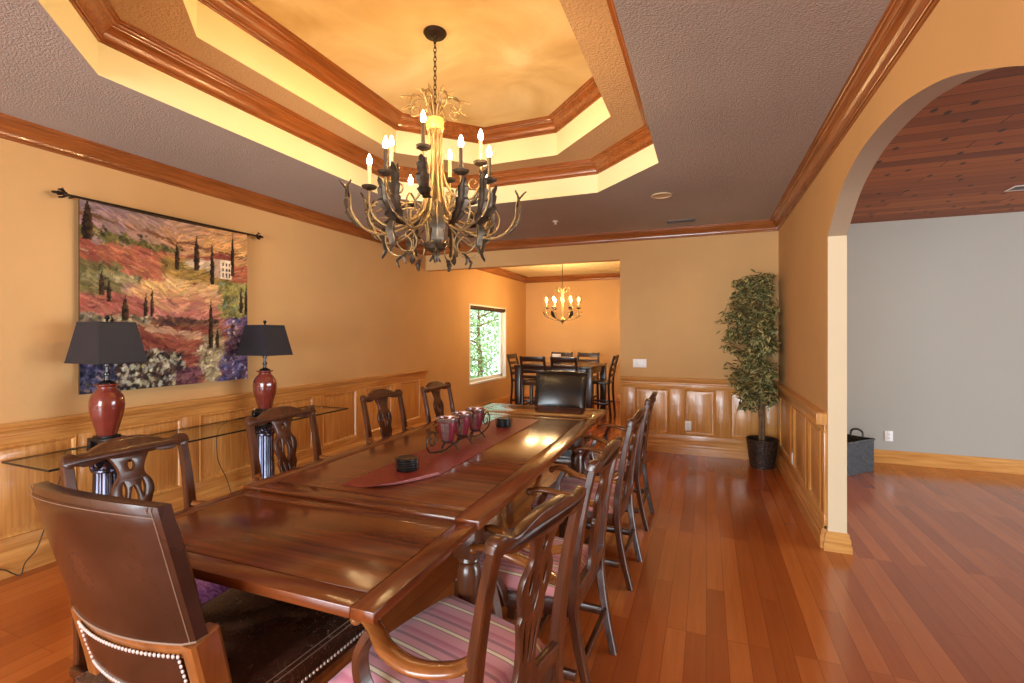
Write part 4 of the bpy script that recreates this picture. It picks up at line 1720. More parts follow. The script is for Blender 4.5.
def landscape(s, t):
    j = fb(s, t, 9, 1.0)
    k = fb(s, t, 22, 4.0)
    k2 = fb(s, t, 46, 8.0)
    s0, t0 = s, t
    if not (0.72 < s < 0.9 and 0.66 < t < 0.86):
        s, t = s + 0.010 * k + 0.006 * k2, t + 0.010 * k + 0.006 * k2
    ss, tt = s + 0.012 * k, t + 0.014 * j
    # far hills
    col = mixc(S(150, 118, 112), S(206, 150, 84), (s - 0.15) * 1.6 + 0.25 * j)
    if tt > 0.965 - 0.05 * s:
        col = mixc(col, S(128, 110, 120), 0.6 * (1 - s))
    ridge = 0.93 - 0.10 * s
    if abs(tt - ridge) < 0.008 + 0.01 * max(0, k):
        col = S(120, 78, 50)
    # dark hedge line under the hills on the left
    if 0.80 < tt + 0.02 * k < 0.875 - 0.06 * ss and s < 0.55:
        col = mixc(S(46, 48, 30), S(122, 112, 52), 0.5 + 0.7 * k)
    # red field
    if tt < 0.80 - 0.02 * s + 0.02 * j and tt > 0.62:
        col = mixc(S(130, 62, 48), S(182, 104, 70), 0.5 + 0.8 * fb(s * 0.4 + t, t - s * 0.3, 20, 2))
        if s > 0.9:
            col = mixc(S(146, 72, 48), S(184, 100, 62), 0.5 + k)
    # ochre shrubs round the villa
    if 0.63 + 0.02 * j < tt < 0.78 and 0.42 + 0.04 * k < s < 0.88:
        col = mixc(S(96, 84, 34), S(196, 146, 62), 0.5 + 0.8 * k)
    # villa
    if 0.57 < s < 0.75 and 0.725 < t < 0.785:
        col = S(206, 176, 140)
    if 0.57 < s < 0.80 and 0.785 <= t < 0.815 - 0.06 * abs(s - 0.68):
        col = S(138, 70, 50)
    if 0.745 < s < 0.875 and 0.675 < t < 0.80:
        col = S(226, 200, 166) if s > 0.79 else S(182, 146, 116)
        for wy in (0.70, 0.735, 0.77):
            for wx in (0.815, 0.838, 0.860):
                if abs(s - wx) < 0.005 and abs(t - wy) < 0.008 + 0.006 * (wy == 0.70):
                    col = S(74, 58, 60)
    if 0.735 < s < 0.888 and 0.80 <= t < 0.845 and t < 0.845 - 0.30 * abs(s - 0.80) * 0.5:
        col = mixc(S(150, 74, 52), S(120, 54, 42), (s - 0.73) * 6)
    # golden middle field going pink below
    edge = 0.665 - 0.9 * max(0, 0.45 - s) ** 2 * 2 - 0.02 * j
    if tt < edge - 0.02 and t > 0.30 and s > 0.12:
        col = mixc(S(182, 108, 88), S(214, 166, 96), (t - 0.46) * 7 + 0.5 * k)
        if t < 0.45:
            col = mixc(S(176, 96, 80), S(206, 132, 108), 0.5 + k)
    # left mid ground trees and fields
    if s < 0.20 + 0.05 * k and 0.50 < tt < 0.70:
        col = mixc(S(52, 52, 34), S(142, 126, 70), 0.45 + 0.8 * k)
    if s < 0.30 + 0.05 * j and 0.60 < tt < 0.645:
        col = mixc(S(90, 92, 56), S(166, 150, 98), 0.5 + k)
    if s < 0.33 and 0.40 < tt <= 0.53:
        col = mixc(S(140, 70, 58), S(186, 106, 84), 0.5 + 0.8 * k)
    if s < 0.5 and 0.36 + 0.02 * k < tt < 0.42 + 0.02 * j:
        col = mixc(S(70, 66, 52), S(176, 160, 120), 0.5 + 0.9 * k2)
    # right hand green trees
    if s > 0.76 + 0.05 * j and 0.42 < tt < 0.66 + 0.02 * k:
        col = mixc(S(58, 66, 36), S(176, 160, 74), 0.45 + 0.75 * k)
        if k2 > 0.45:
            col = S(120, 128, 104)
    # hedge between field and foreground
    if 0.33 + 0.03 * j < tt < 0.42 - 0.05 * abs(s - 0.5) and 0.36 < s < 0.80:
        col = mixc(S(64, 42, 44), S(140, 92, 62), 0.5 + 0.9 * k)
    # foreground red path
    if tt < 0.36 + 0.02 * j and t > 0.02:
        col = mixc(S(110, 48, 42), S(192, 106, 78), 0.42 + 0.8 * fb(s + t * 0.8, t, 14, 6))
        if 0.30 < tt + 0.12 * (s - 0.5) < 0.335 and s > 0.35:
            col = S(206, 160, 120)
    if tt < 0.22 + 0.04 * j and s < 0.56:
        col = mixc(S(40, 34, 40), S(104, 74, 60), 0.4 + 0.8 * k)
        if k2 > 0.12 and s > 0.16:
            col = mixc(S(150, 150, 130), S(212, 206, 176), k2)
    if s < 0.17 and tt < 0.24:
        col = mixc(S(30, 32, 58), S(96, 92, 128), 0.4 + 0.9 * k2)
    # pale shrub and purple flowers, lower right
    d = ((s - 0.74) / 0.10) ** 2 + ((t - 0.17) / 0.17) ** 2 + 0.4 * k
    if d < 1:
        col = mixc(S(110, 92, 60), S(220, 204, 160), 0.45 + 0.9 * k2)
    if s > 0.84 - 0.15 * (0.35 - t) + 0.05 * k and tt < 0.42:
        col = mixc(S(52, 38, 70), S(150, 118, 158), 0.42 + 0.9 * k2)
        if k2 > 0.4:
            col = S(196, 180, 190)
        if fb(s, t, 16, 12) > 0.35:
            col = mixc(col, S(70, 90, 150), 0.6)
    if 0.50 < s < 0.66 and tt < 0.10:
        col = mixc(S(84, 44, 60), S(150, 96, 100), 0.5 + k)
    st = fb(s0 * 0.6 + t0 * 0.5, t0 - s0 * 0.4, 60, 21)
    g = 0.92 * (1 + 0.28 * k2 + 0.30 * st)
    g *= 0.82 + 0.42 * max(0, min(1, t0 * 0.8 + s0 * 0.35 - 0.15))
    lum = 0.3 * col[0] + 0.55 * col[1] + 0.15 * col[2]
    col = mixc(col, (lum, lum, lum), 0.10)
    if st > 0.55:
        col = mixc(col, S(190, 160, 110), 0.35)
    elif st < -0.55:
        col = mixc(col, S(52, 34, 36), 0.4)
    return tuple(max(0, min(1, v * g)) for v in col)


def trees_over(s0, t0):
    k2 = fb(s0, t0, 46, 8.0)
    for cx, c0, c1, w_ in CYP:
        if c0 < t0 < c1:
            v = (t0 - c0) / (c1 - c0)
            hw = w_ * (0.45 + 0.75 * math.sin(PI * min(1, 0.25 + 0.75 * v))) * (1 - v ** 3)
            if abs(s0 - cx + 0.005 * k2) < hw:
                return mixc(S(30, 22, 20), S(92, 66, 40), 0.28 + 0.6 * k2 + (s0 - cx) / w_ * 0.3)
    return None


def paint_canvas(nx, nz):
    """the picture laid down as several thousand brush dabs"""
    rn = random.Random(19)
    cv = [[landscape(i / nx, j / nz) for i in range(nx + 1)] for j in range(nz + 1)]
    for n in range(11000):
        u, v = rn.random(), rn.random()
        if 0.735 < u < 0.885 and 0.665 < v < 0.85:
            continue
        c = landscape(u, v)
        lum = 0.3 * c[0] + 0.6 * c[1] + 0.1 * c[2]
        green = c[1] > c[0] * 0.82
        field = not green and c[0] > 0.12
        g = math.exp(rn.gauss(0, 0.30 if not field else 0.20))
        tint = (1 + rn.gauss(0, 0.07), 1 + rn.gauss(0, 0.06), 1 + rn.gauss(0, 0.14))
        c = tuple(max(0.004, min(1, a * g * b_)) for a, b_ in zip(c, tint))
        if field:
            ang, L, W = (-0.45 if u < 0.5 else 0.25) + rn.gauss(0, 0.25), rn.uniform(4, 9), rn.uniform(0.7, 1.3)
        else:
            ang, L, W = rn.gauss(PI / 2, 0.8), rn.uniform(1.5, 3.6), rn.uniform(0.8, 1.6)
        ci, cj = u * nx, v * nz
        ca, sa = math.cos(ang), math.sin(ang)
        r = int(L) + 1
        for dj in range(-r, r + 1):
            for di in range(-r, r + 1):
                a, b_ = di * ca + dj * sa, -di * sa + dj * ca
                if (a / L) ** 2 + (b_ / W) ** 2 < 1:
                    ii, jj = int(ci) + di, int(cj) + dj
                    if 0 <= ii <= nx and 0 <= jj <= nz:
                        cv[jj][ii] = mixc(cv[jj][ii], c, 0.75)
    for j in range(nz + 1):
        for i in range(nx + 1):
            c = trees_over(i / nx, j / nz)
            if c is not None:
                cv[j][i] = c
            elif 0.745 < i / nx < 0.885 and 0.675 < j / nz < 0.85:
                cv[j][i] = landscape(i / nx, j / nz)
    return cv


TY0, TY1, TZ0, TZ1 = 1.872, 3.122, 1.052, 2.346
b = MB()
lay = b.bm.loops.layers.float_color.new('paint')
nx, nz = 190, 198
g1, cols = [], []
CANVAS = paint_canvas(nx, nz)
for j in range(nz + 1):
    row, cc = [], []
    for i in range(nx + 1):
        u, v = i / nx, j / nz
        dx = 0.004 * math.sin(u * 9 + 1) * (1 - v) + 0.010 * (1 - v) * u ** 6
        sag = -0.012 * math.sin(PI * u) * v ** 8
        row.append(b.bm.verts.new((dx, TY0 + (TY1 - TY0) * u, TZ0 + (TZ1 - TZ0) * v + sag)))
        cc.append(rgb(CANVAS[j][i]))
    g1.append(row)
    cols.append(cc)
for j in range(nz):
    for i in range(nx):
        f = b.face((g1[j][i], g1[j][i + 1], g1[j + 1][i + 1], g1[j + 1][i]))
        for lp, (jj, ii) in zip(f.loops, ((j, i), (j, i + 1), (j + 1, i + 1), (j + 1, i))):
            lp[lay] = cols[jj][ii]
# woven cloth has a back and hems too
bk = [[b.bm.verts.new((-0.012, g1[j][i].co.y, g1[j][i].co.z)) for i in (0, nx)] for j in (0, nz)]
b.mi = 1
b.face((bk[0][0], bk[1][0], bk[1][1], bk[0][1]))
for quad in ((g1[0][0], bk[0][0], bk[0][1], g1[0][nx]), (g1[nz][0], g1[nz][nx], bk[1][1], bk[1][0])):
    b.face(quad)
for i, e_ in ((0, 0), (nx, 1)):
    b.face((g1[0][i], g1[nz][i], bk[1][e_], bk[0][e_]))
o = b.build('wall_tapestry', ['paint', 'cord'], smooth=60, loc=(XL + 0.060, 0, 0))
tag(o, 'woven wall tapestry of a hillside villa with cypresses hanging above the lamps', 'tapestry')
rod = thing('tapestry_rod', 'dark iron rod with leaf finials holding the tapestry on the wall', 'rod', (XL + 0.074, 2.50, 2.352))
b = MB()
b.tube([(0, -0.70, 0), (0, 0.70, 0)], 0.008, 10)
for s in (-1, 1):
    b.tube([(-0.073, s * 0.655, 0.0), (0, s * 0.655, 0.0)], 0.006, 8)
b.build('rod_bar', 'iron', rod)
for s in (-1, 1):
    b = MB()
    b.sphere((0, s * 0.705, 0), 0.013, 12)
    for dz, ln, cz_ in ((0.0, 0.085, 0.0), (0.026, 0.05, 0.014), (-0.024, 0.05, -0.012)):
        b.leaf([(0, s * 0.70, 0), (0.004, s * (0.70 + ln * 0.55), cz_ + dz * 0.3), (0.0, s * (0.70 + ln), dz)], 0.016, (0, 0, 1) if dz == 0 else (1, 0, 0.3), 0.2, 3)
    b.tube([(0, s * 0.715, 0.005), (0, s * 0.735, 0.030), (0, s * 0.722, 0.038)], 0.004, 6)
    b.build('finial', 'iron', rod)


# ------------------------------------------------------------------ chandeliers
def rad(pts, a):
    ca, sa = math.cos(a), math.sin(a)
    return [(r * ca, r * sa, z) for r, z in pts]


def spiral2(cx, cz, r0, r1, a0, turns, n=22):
    return [(cx + (r0 + (r1 - r0) * i / n) * math.cos(a0 + turns * 2 * PI * i / n), cz + (r0 + (r1 - r0) * i / n) * math.sin(a0 + turns * 2 * PI * i / n)) for i in range(n + 1)]


def bulb_prof(s=1.0):
    return [(0.007 * s, 0), (0.012 * s, 0.008 * s), (0.0155 * s, 0.022 * s), (0.013 * s, 0.04 * s), (0.007 * s, 0.056 * s), (0.002 * s, 0.068 * s), (0, 0.07 * s)]


def candle_arm(root, a, stem, cup_r, cup_z, candle_h, leaf_pts, sleeve, bulb='bulb', sc_=1.0, rt=0.0075):
    """one candle arm: stem with a leaf, drip cup, sleeve and bulb (all swung to angle a)"""
    ca, sa = math.cos(a), math.sin(a)
    tang = (-sa, ca, 0)
    b = MB()
    b.tube(rad(cr(stem, 8), a), [rt, rt * 1.1, rt * 1.05, rt, rt * 0.9], 8)
    b.tube(rad(spiral2(stem[-1][0] - 0.045 * sc_, stem[-2][1], 0.045 * sc_, 0.010 * sc_, -0.3, -1.1), a), rt * 0.75, 6)
    arm = b.build('candle_arm', 'bronze', root, smooth=60)
    if leaf_pts:
        b = MB()
        b.leaf(rad(leaf_pts, a), 0.044 * sc_, tang, -0.35, 5)
        b.build('acanthus_leaf', 'leaf_iron', arm)
    c = (cup_r * ca, cup_r * sa, cup_z)
    b = MB()
    b.lathe([(0, -0.022 * sc_), (0.014 * sc_, -0.016 * sc_), (0.040 * sc_, -0.004 * sc_), (0.047 * sc_, 0.008 * sc_), (0.044 * sc_, 0.010 * sc_), (0.016 * sc_, 0.004 * sc_), (0.015 * sc_, 0.02 * sc_), (0, 0.02 * sc_)], c, 18)
    b.build('drip_cup', 'leaf_iron', arm)
    b = MB()
    b.lathe([(0.0115 * sc_, 0.015), (0.0115 * sc_, candle_h), (0.009 * sc_, candle_h + 0.004), (0, candle_h + 0.004)], c, 14)
    b.build('candle_sleeve', sleeve, arm)
    b = MB()
    b.lathe(bulb_prof(sc_), (c[0], c[1], c[2] + candle_h + 0.002), 12)
    b.build('bulb', bulb, arm, smooth=80)
    return arm


# large chandelier: local z = 0 at the canopy, coordinates below are heights above the floor minus Z2
cdl = thing('chandelier', 'large gilt iron scroll chandelier of ten candle bulbs hanging over the dining table', 'chandelier', (-1.565, 2.592, Z2))
CZR = Z2


def Zr(pts):
    return [(r, z - CZR) for r, z in pts]


b = MB()
b.lathe([(0, 0.0), (0.070, 0.0), (0.072, -0.008), (0.062, -0.022), (0.020, -0.030), (0.008, -0.042), (0, -0.042)], (0, 0, 0), 28)
b.build('canopy', 'iron', cdl)
b = MB()
zc = -0.040
k = 0
while zc > 2.86 - CZR:
    pts = []
    for i in range(15):
        a = 2 * PI * i / 14
        p = (0.009 * math.cos(a), 0.0, 0.019 * math.sin(a))
        pts.append((p[0], 0, zc - 0.012 + p[2]) if k % 2 == 0 else (0, p[0], zc - 0.012 + p[2]))
    b.tube(pts, 0.0026, 6, cap=False)
    zc -= 0.029
    k += 1
b.build('chain', 'iron', cdl)
b = MB()
b.tube(rad(Zr([(0, 2.87), (0, 1.99)]), 0), 0.012, 10)
for k in range(10):
    a = 2 * PI * k / 10
    b.tube(rad(cr(Zr([(0.030, 2.80), (0.040, 2.70), (0.034, 2.45), (0.040, 2.22), (0.05, 2.02)]), 6), a), 0.0062, 6)
b.build('column', 'bronze', cdl)
b = MB()
b.lathe(Zr([(0.030, 2.715), (0.052, 2.72), (0.055, 2.735), (0.055, 2.775), (0.052, 2.79), (0.030, 2.795)]), (0, 0, 0), 20)
b.build('column_band', 'gold', cdl)
for k in range(8):
    a = 2 * PI * k / 8 + 0.2
    b = MB()
    p = cr(Zr([(0.02, 2.79), (0.04, 2.87), (0.085, 2.915), (0.14, 2.905), (0.165, 2.86)]), 6) + spiral2(0.127, 2.852 - CZR, 0.040, 0.008, 0.2, -1.15, 18)
    b.tube(rad(p, a), [0.006, 0.006, 0.005, 0.0045, 0.004], 7)
    s_ = b.build('crown_scroll', 'bronze', cdl, smooth=60)
    b = MB()
    b.leaf(rad(Zr([(0.12, 2.905), (0.175, 2.885), (0.225, 2.87)]), a), 0.016, (-math.sin(a), math.cos(a), 0), -0.3, 3, 0.003)
    b.leaf(rad(Zr([(0.05, 2.87), (0.075, 2.93), (0.12, 2.955)]), a), 0.014, (-math.sin(a), math.cos(a), 0), -0.3, 3, 0.003)
    b.build('scroll_leaf', 'bronze', s_)
# angles measured in the room; view axis runs along YAW
VX = YAW            # lateral direction of the view is (cos, sin) of YAW


def va(deg):
    return math.radians(deg) + VX


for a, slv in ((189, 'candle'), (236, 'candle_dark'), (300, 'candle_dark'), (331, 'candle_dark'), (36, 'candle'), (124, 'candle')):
    candle_arm(cdl, va(a), Zr([(0.045, 2.50), (0.06, 2.30), (0.13, 2.17), (0.25, 2.11), (0.35, 2.15), (0.395, 2.24), (0.395, 2.325)]), 0.395, 2.345 - CZR, 0.135,
               Zr([(0.24, 2.095), (0.33, 2.12), (0.40, 2.19), (0.415, 2.27), (0.445, 2.315)]), slv)
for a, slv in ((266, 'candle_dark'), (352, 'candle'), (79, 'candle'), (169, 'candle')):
    candle_arm(cdl, va(a), Zr([(0.04, 2.62), (0.06, 2.42), (0.14, 2.29), (0.235, 2.29), (0.285, 2.38), (0.29, 2.48)]), 0.29, 2.50 - CZR, 0.14,
               Zr([(0.16, 2.26), (0.24, 2.27), (0.29, 2.34), (0.305, 2.42), (0.335, 2.455)]), slv)
for k in range(7):
    a = va(205 + 360 * k / 7)
    tang = (-math.sin(a), math.cos(a), 0)
    b = MB()
    p = cr(Zr([(0.05, 2.35), (0.08, 2.20), (0.18, 2.10), (0.32, 2.045), (0.43, 2.075), (0.495, 2.16), (0.505, 2.25), (0.535, 2.315)]), 7)
    b.tube(rad(p, a), [0.007, 0.008, 0.008, 0.007, 0.006, 0.005], 8)
    q = cr(Zr([(0.30, 2.05), (0.375, 2.09), (0.40, 2.17), (0.355, 2.23), (0.295, 2.205), (0.295, 2.15), (0.335, 2.14)]), 6)
    b.tube(rad(q, a), [0.006, 0.005, 0.004], 7)
    s_ = b.build('outer_scroll', 'bronze', cdl, smooth=60)
    b = MB()
    b.leaf(rad(Zr([(0.45, 2.08), (0.505, 2.14), (0.522, 2.22), (0.52, 2.29), (0.565, 2.34)]), a), 0.034, tang, -0.3, 5)
    b.leaf(rad(Zr([(0.505, 2.24), (0.515, 2.30), (0.495, 2.345)]), a), 0.016, tang, 0.3, 3)
    b.build('acanthus_leaf', 'leaf_iron', s_)
for k in range(7):
    a = va(230 + 360 * k / 7)
    tang = (-math.sin(a), math.cos(a), 0)
    b = MB()
    p = cr(Zr([(0.05, 2.06), (0.07, 2.17), (0.14, 2.235), (0.235, 2.21), (0.30, 2.12), (0.305, 2.01), (0.25, 1.945), (0.17, 1.955), (0.145, 2.02), (0.185, 2.07), (0.23, 2.045)]), 6)
    b.tube(rad(p, a), [0.007, 0.0075, 0.007, 0.006, 0.005, 0.0045], 8)
    s_ = b.build('lower_scroll', 'bronze', cdl, smooth=60)
    b = MB()
    b.leaf(rad(Zr([(0.22, 2.222), (0.29, 2.15), (0.32, 2.06), (0.305, 1.975), (0.335, 1.925)]), a), 0.046, tang, 0.35, 5)
    b.leaf(rad(Zr([(0.20, 1.945), (0.235, 1.91), (0.225, 1.865)]), a), 0.02, tang, 0.3, 3)
    b.build('acanthus_leaf', 'leaf_iron', s_)
b = MB()
b.lathe(Zr([(0, 1.955), (0.03, 1.962), (0.062, 1.98), (0.075, 2.005), (0.068, 2.018), (0.05, 2.022), (0.04, 2.03), (0, 2.03)]), (0, 0, 0), 24)
b.lathe(Zr([(0, 1.895), (0.008, 1.905), (0.012, 1.92), (0.007, 1.935), (0.012, 1.955), (0, 1.958)]), (0, 0, 0), 14)
for k in range(6):
    a = 2 * PI * k / 6
    b.leaf(rad(Zr([(0.008, 1.955), (0.022, 1.925), (0.04, 1.905)]), a), 0.012, (-math.sin(a), math.cos(a), 0), 0.3, 3, 0.003)
b.build('bottom_bowl', 'leaf_iron', cdl)

# breakfast chandelier
BZC = 2.76
cd2 = thing('chandelier', 'small iron chandelier with six candle bulbs hanging over the breakfast table', 'chandelier', (-2.42, 8.42, BZC))


def Zb(pts):
    return [(r, z - BZC) for r, z in pts]


b = MB()
b.lathe([(0, 0), (0.065, 0), (0.065, -0.01), (0.03, -0.03), (0.006, -0.04), (0, -0.04)], (0, 0, 0), 20)
b.build('canopy', 'iron', cd2)
b = MB()
b.tube([(0, 0, -0.035), (0, 0, 2.28 - BZC)], 0.006, 8)
b.build('stem', 'iron', cd2)
b = MB()
b.lathe(Zb([(0, 1.62), (0.012, 1.635), (0.008, 1.65), (0.05, 1.69), (0.055, 1.71), (0.02, 1.75), (0.014, 1.90), (0.022, 2.0), (0.03, 2.1), (0.016, 2.2), (0.02, 2.26), (0, 2.3)]), (0, 0, 0), 18)
for k in range(6):
    a = 2 * PI * k / 6 + 0.3
    b.tube(rad(cr(Zb([(0.015, 2.15), (0.05, 2.25), (0.11, 2.29), (0.145, 2.25), (0.12, 2.21)]), 6), a), 0.006, 6)
b.build('column', 'bronze', cd2)
for k in range(6):
    candle_arm(cd2, 2 * PI * k / 6 + 0.25, Zb([(0.02, 1.72), (0.10, 1.70), (0.21, 1.73), (0.285, 1.82), (0.29, 1.90)]), 0.29, 1.915 - BZC, 0.125,
               Zb([(0.24, 1.74), (0.30, 1.78), (0.335, 1.84), (0.36, 1.86)]), 'candle', 'bulb_small', 0.95)


# ------------------------------------------------------------------ potted ficus in the corner
fx, fy = 0.565, 5.90
fic = thing('potted_ficus', 'tall variegated ficus tree in a dark wicker pot standing in the back corner', 'plant', (fx, fy, 0))
b = MB()
seg = 48
prof = []
nr = 22
for j in range(nr + 1):
    z = 0.30 * j / nr
    r = 0.118 + 0.037 * j / nr
    prof.append([(r + 0.004 * (1 if (k // 2 + j) % 2 else -1)) if 0 < j < nr else r for k in range(seg)])
rings = [[b.bm.verts.new((rr * math.cos(2 * PI * k / seg), rr * math.sin(2 * PI * k / seg), 0.30 * j / nr)) for k, rr in enumerate(row)] for j, row in enumerate(prof)]
for p, q in zip(rings, rings[1:]):
    for k in range(seg):
        b.face((p[k], p[(k + 1) % seg], q[(k + 1) % seg], q[k]))
b.face(rings[0][::-1])
b.tube([(0.154 * math.cos(a), 0.154 * math.sin(a), 0.30) for a in (2 * PI * i / 40 for i in range(41))], 0.011, 8, cap=False)
b.build('wicker_pot', 'wicker', fic, smooth=25)
b = MB()
b.lathe([(0, 0.262), (0.08, 0.266), (0.145, 0.255), (0.14, 0.245), (0, 0.245)], (0, 0, 0), 24)
b.build('moss', 'moss', fic)
b = MB()
for k in range(3):
    a0 = k * 2.1
    pts = [(0.018 * math.cos(a0 + z * 4) + -0.028 * (z - 0.25), 0.018 * math.sin(a0 + z * 4), z) for z in [0.25 + 0.1 * i for i in range(18)]]
    b.tube(pts, [0.016, 0.014, 0.011, 0.007], 8)
rnd = random.Random(11)
twigs = []
for k in range(118):
    z = rnd.uniform(0.58, 2.02)
    a = rnd.uniform(0, 2 * PI)
    v = (z - 0.55) / 1.6
    L = (0.055 + 0.32 * math.sin(PI * min(1, 0.16 + 0.80 * v)) ** 0.9) * rnd.uniform(0.6, 1.12)
    dx, dy = math.cos(a) * L, math.sin(a) * L
    dx = min(dx, 0.14)
    dy = min(dy, 0.235)
    bx = -0.028 * (z - 0.25)
    end = (bx + dx, dy, z + L * rnd.uniform(0.25, 0.7))
    p = cr([(bx, 0, z), (bx + dx * 0.5, dy * 0.5, z + L * 0.35), end], 4)
    b.tube(p, [0.005, 0.003, 0.0015], 5)
    twigs.append(p)
p = cr([(0.01, 0, 1.35), (-0.2, -0.04, 1.52), (-0.46, -0.06, 1.60)], 4)
b.tube(p, [0.005, 0.003, 0.0015], 5)
twigs.append(p)
b.build('trunk', 'bark', fic)
b = MB()
lay = b.bm.loops.layers.float_color.new('paint')
G1, G2, CRM = srgb(24, 34, 18), srgb(58, 68, 30), srgb(206, 190, 124)
for p in twigs:
    for q in range(30):
        f = rnd.uniform(0.3, 1.0)
        c = Vector(p[min(len(p) - 1, int(f * (len(p) - 1)))])
        c += Vector((rnd.gauss(0, 0.026), rnd.gauss(0, 0.026), rnd.gauss(0, 0.026)))
        d = Vector((rnd.uniform(-1, 1), rnd.uniform(-1, 1), rnd.uniform(-0.9, 0.35)))
        ln = rnd.uniform(0.062, 0.095)
        tip = c + d.normalized() * ln
        if max(tip.x, c.x) + fx > 0.715 or max(tip.y, c.y) + fy > 6.12:
            continue
        m_ = mixc(G1, G2, rnd.random())
        e_ = mixc(m_, CRM, rnd.uniform(0.3, 1.0))
        leaf_quad(b, lay, c, d, Vector((rnd.uniform(-.5, .5), rnd.uniform(-.5, .5), 1)), ln, rnd.uniform(0.016, 0.025), m_, e_)
b.build('foliage', 'variegated', fic, smooth=0)

# ------------------------------------------------------------------ charcoal basket in the side room
bk = thing('wicker_basket', 'charcoal wicker basket with loop handles on the side room floor by the arch', 'basket', (1.36, 6.10, 0), math.radians(48))


def weave_wall(mb, hx, hy, z0, z1, nz=20, per=40):
    pts = []
    for k in range(per * 4):
        f = k % per / per
        sd = k // per
        pts.append([(-hx + 2 * hx * f, -hy), (hx, -hy + 2 * hy * f), (hx - 2 * hx * f, hy), (-hx, hy - 2 * hy * f)][sd] + (sd,))
    rows = []
    for j in range(nz + 1):
        row = []
        for k, (x, y, sd) in enumerate(pts):
            o_ = 0.005 * (1 if ((k // 2) + j) % 2 else -1)
            nx_, ny_ = [(0, -1), (1, 0), (0, 1), (-1, 0)][sd]
            row.append(mb.bm.verts.new((x + nx_ * o_, y + ny_ * o_, z0 + (z1 - z0) * j / nz)))
        rows.append(row)
    n = len(pts)
    for a_, b_ in zip(rows, rows[1:]):
        for k in range(n):
            mb.face((a_[k], a_[(k + 1) % n], b_[(k + 1) % n], b_[k]))
    return rows


b = MB()
weave_wall(b, 0.24, 0.17, 0.005, 0.335)
b.box2((-0.235, -0.165, 0.0), (0.235, 0.165, 0.012))
b.tube([(-0.24, -0.17, 0.335), (0.24, -0.17, 0.335), (0.24, 0.17, 0.335), (-0.24, 0.17, 0.335), (-0.24, -0.17, 0.335)], 0.012, 8)
b.build('basket_body', 'grey_wicker', bk, smooth=25)
for s in (-1, 1):
    b = MB()
    b.tube(cr([(s * 0.24, -0.06, 0.33), (s * 0.245, -0.055, 0.39), (s * 0.245, 0, 0.415), (s * 0.245, 0.055, 0.39), (s * 0.24, 0.06, 0.33)], 6), 0.011, 8)
    b.build('handle', 'grey_wicker', bk)


# ------------------------------------------------------------------ breakfast table and counter chairs
bt = thing('counter_table', 'dark square counter height table in the breakfast room', 'table', (-2.46, 8.55, 0))
b = MB()
b.box((0, 0, 0.88), (1.40, 1.30, 0.04), 0.006)
b.build('tabletop', 'espresso', bt)
b = MB()
for s in (-1, 1):
    b.box((0, s * 0.59, 0.81), (1.24, 0.03, 0.10), 0.003)
    b.box((s * 0.64, 0, 0.81), (0.03, 1.16, 0.10), 0.003)
b.build('apron', 'espresso', bt)
for sx in (-1, 1):
    for sy in (-1, 1):
        b = MB()
        b.box((sx * 0.64, sy * 0.59, 0.43), (0.105, 0.105, 0.86), 0.006)
        b.build('leg', 'espresso', bt)


def make_counter_chair(label):
    t = thing('counter_chair', label, 'chair', (0, 0, 0), 0, 'dark ladder back chairs around the breakfast table')
    b = MB()
    b.box((0, 0, 0.60), (0.43, 0.42, 0.045), 0.012)
    b.build('seat', 'espresso', t)
    for s in (-1, 1):
        b = MB()
        b.tube(cr([(s * 0.205, -0.235, 0), (s * 0.205, -0.205, 0.35), (s * 0.205, -0.200, 0.6), (s * 0.205, -0.235, 0.85), (s * 0.205, -0.295, 1.075)], 6), 0.022, 8, flat=(0.9, 1.05), up=(1, 0, 0))
        b.build('rear_leg', 'espresso', t, smooth=50)
        b = MB()
        b.box((s * 0.19, 0.185, 0.289), (0.042, 0.042, 0.578), 0.004)
        b.build('front_leg', 'espresso', t)
        b = MB()
        b.box2((s * 0.195 - 0.01, -0.2, 0.22), (s * 0.195 + 0.01, 0.17, 0.255), 0.002)
        b.build('stretcher', 'espresso', t)
    for z, h, y in ((1.03, 0.085, -0.282), (0.915, 0.05, -0.252), (0.82, 0.05, -0.231), (0.725, 0.05, -0.215)):
        b = MB()
        b.box((0, y, z), (0.40, 0.02, h), 0.004, R('X', math.radians(12)))
        b.build('slat', 'espresso', t)
    b = MB()
    b.box2((-0.19, 0.175, 0.20), (0.19, 0.195, 0.24), 0.002)
    b.build('foot_rail', 'espresso', t)
    return t


cc = None
for x, y, rz, lab in ((-2.70, 7.86, 0, 'ladder back counter chair with its back to the dining room, nearer the window'),
                      (-2.16, 7.86, 0, 'ladder back counter chair with its back to the dining room, behind the far host chair'),
                      (-2.75, 9.25, PI, 'ladder back counter chair across the breakfast table, with white paper before it'),
                      (-2.20, 9.25, PI, 'ladder back counter chair across the breakfast table, nearer the back wall switch side'),
                      (-3.10, 8.36, -PI / 2, 'ladder back counter chair at the window end of the breakfast table'),
                      (-1.76, 8.50, PI / 2, 'ladder back counter chair seen side on by the opening edge')):
    c = make_counter_chair(lab) if cc is None else copy_tree(cc)
    cc = cc or c
    c.location = (x, y, 0)
    c.rotation_euler = (0, 0, rz)
    c['label'] = lab
nh = thing('napkin_holder', 'white napkins standing in a holder on the breakfast table', 'napkin holder', (-2.62, 8.72, 0.90))
b = MB()
b.box((0, 0, 0.008), (0.17, 0.07, 0.016), 0.003)
for s in (-1, 1):
    b.box((0, s * 0.03, 0.05), (0.16, 0.006, 0.08), 0.002)
b.build('holder', 'espresso', nh)
b = MB()
for k in range(9):
    b.box((random.uniform(-.004, .004), -0.022 + k * 0.0052, 0.095), (0.155, 0.004, 0.155), 0.001)
b.build('napkins', 'paper', nh)


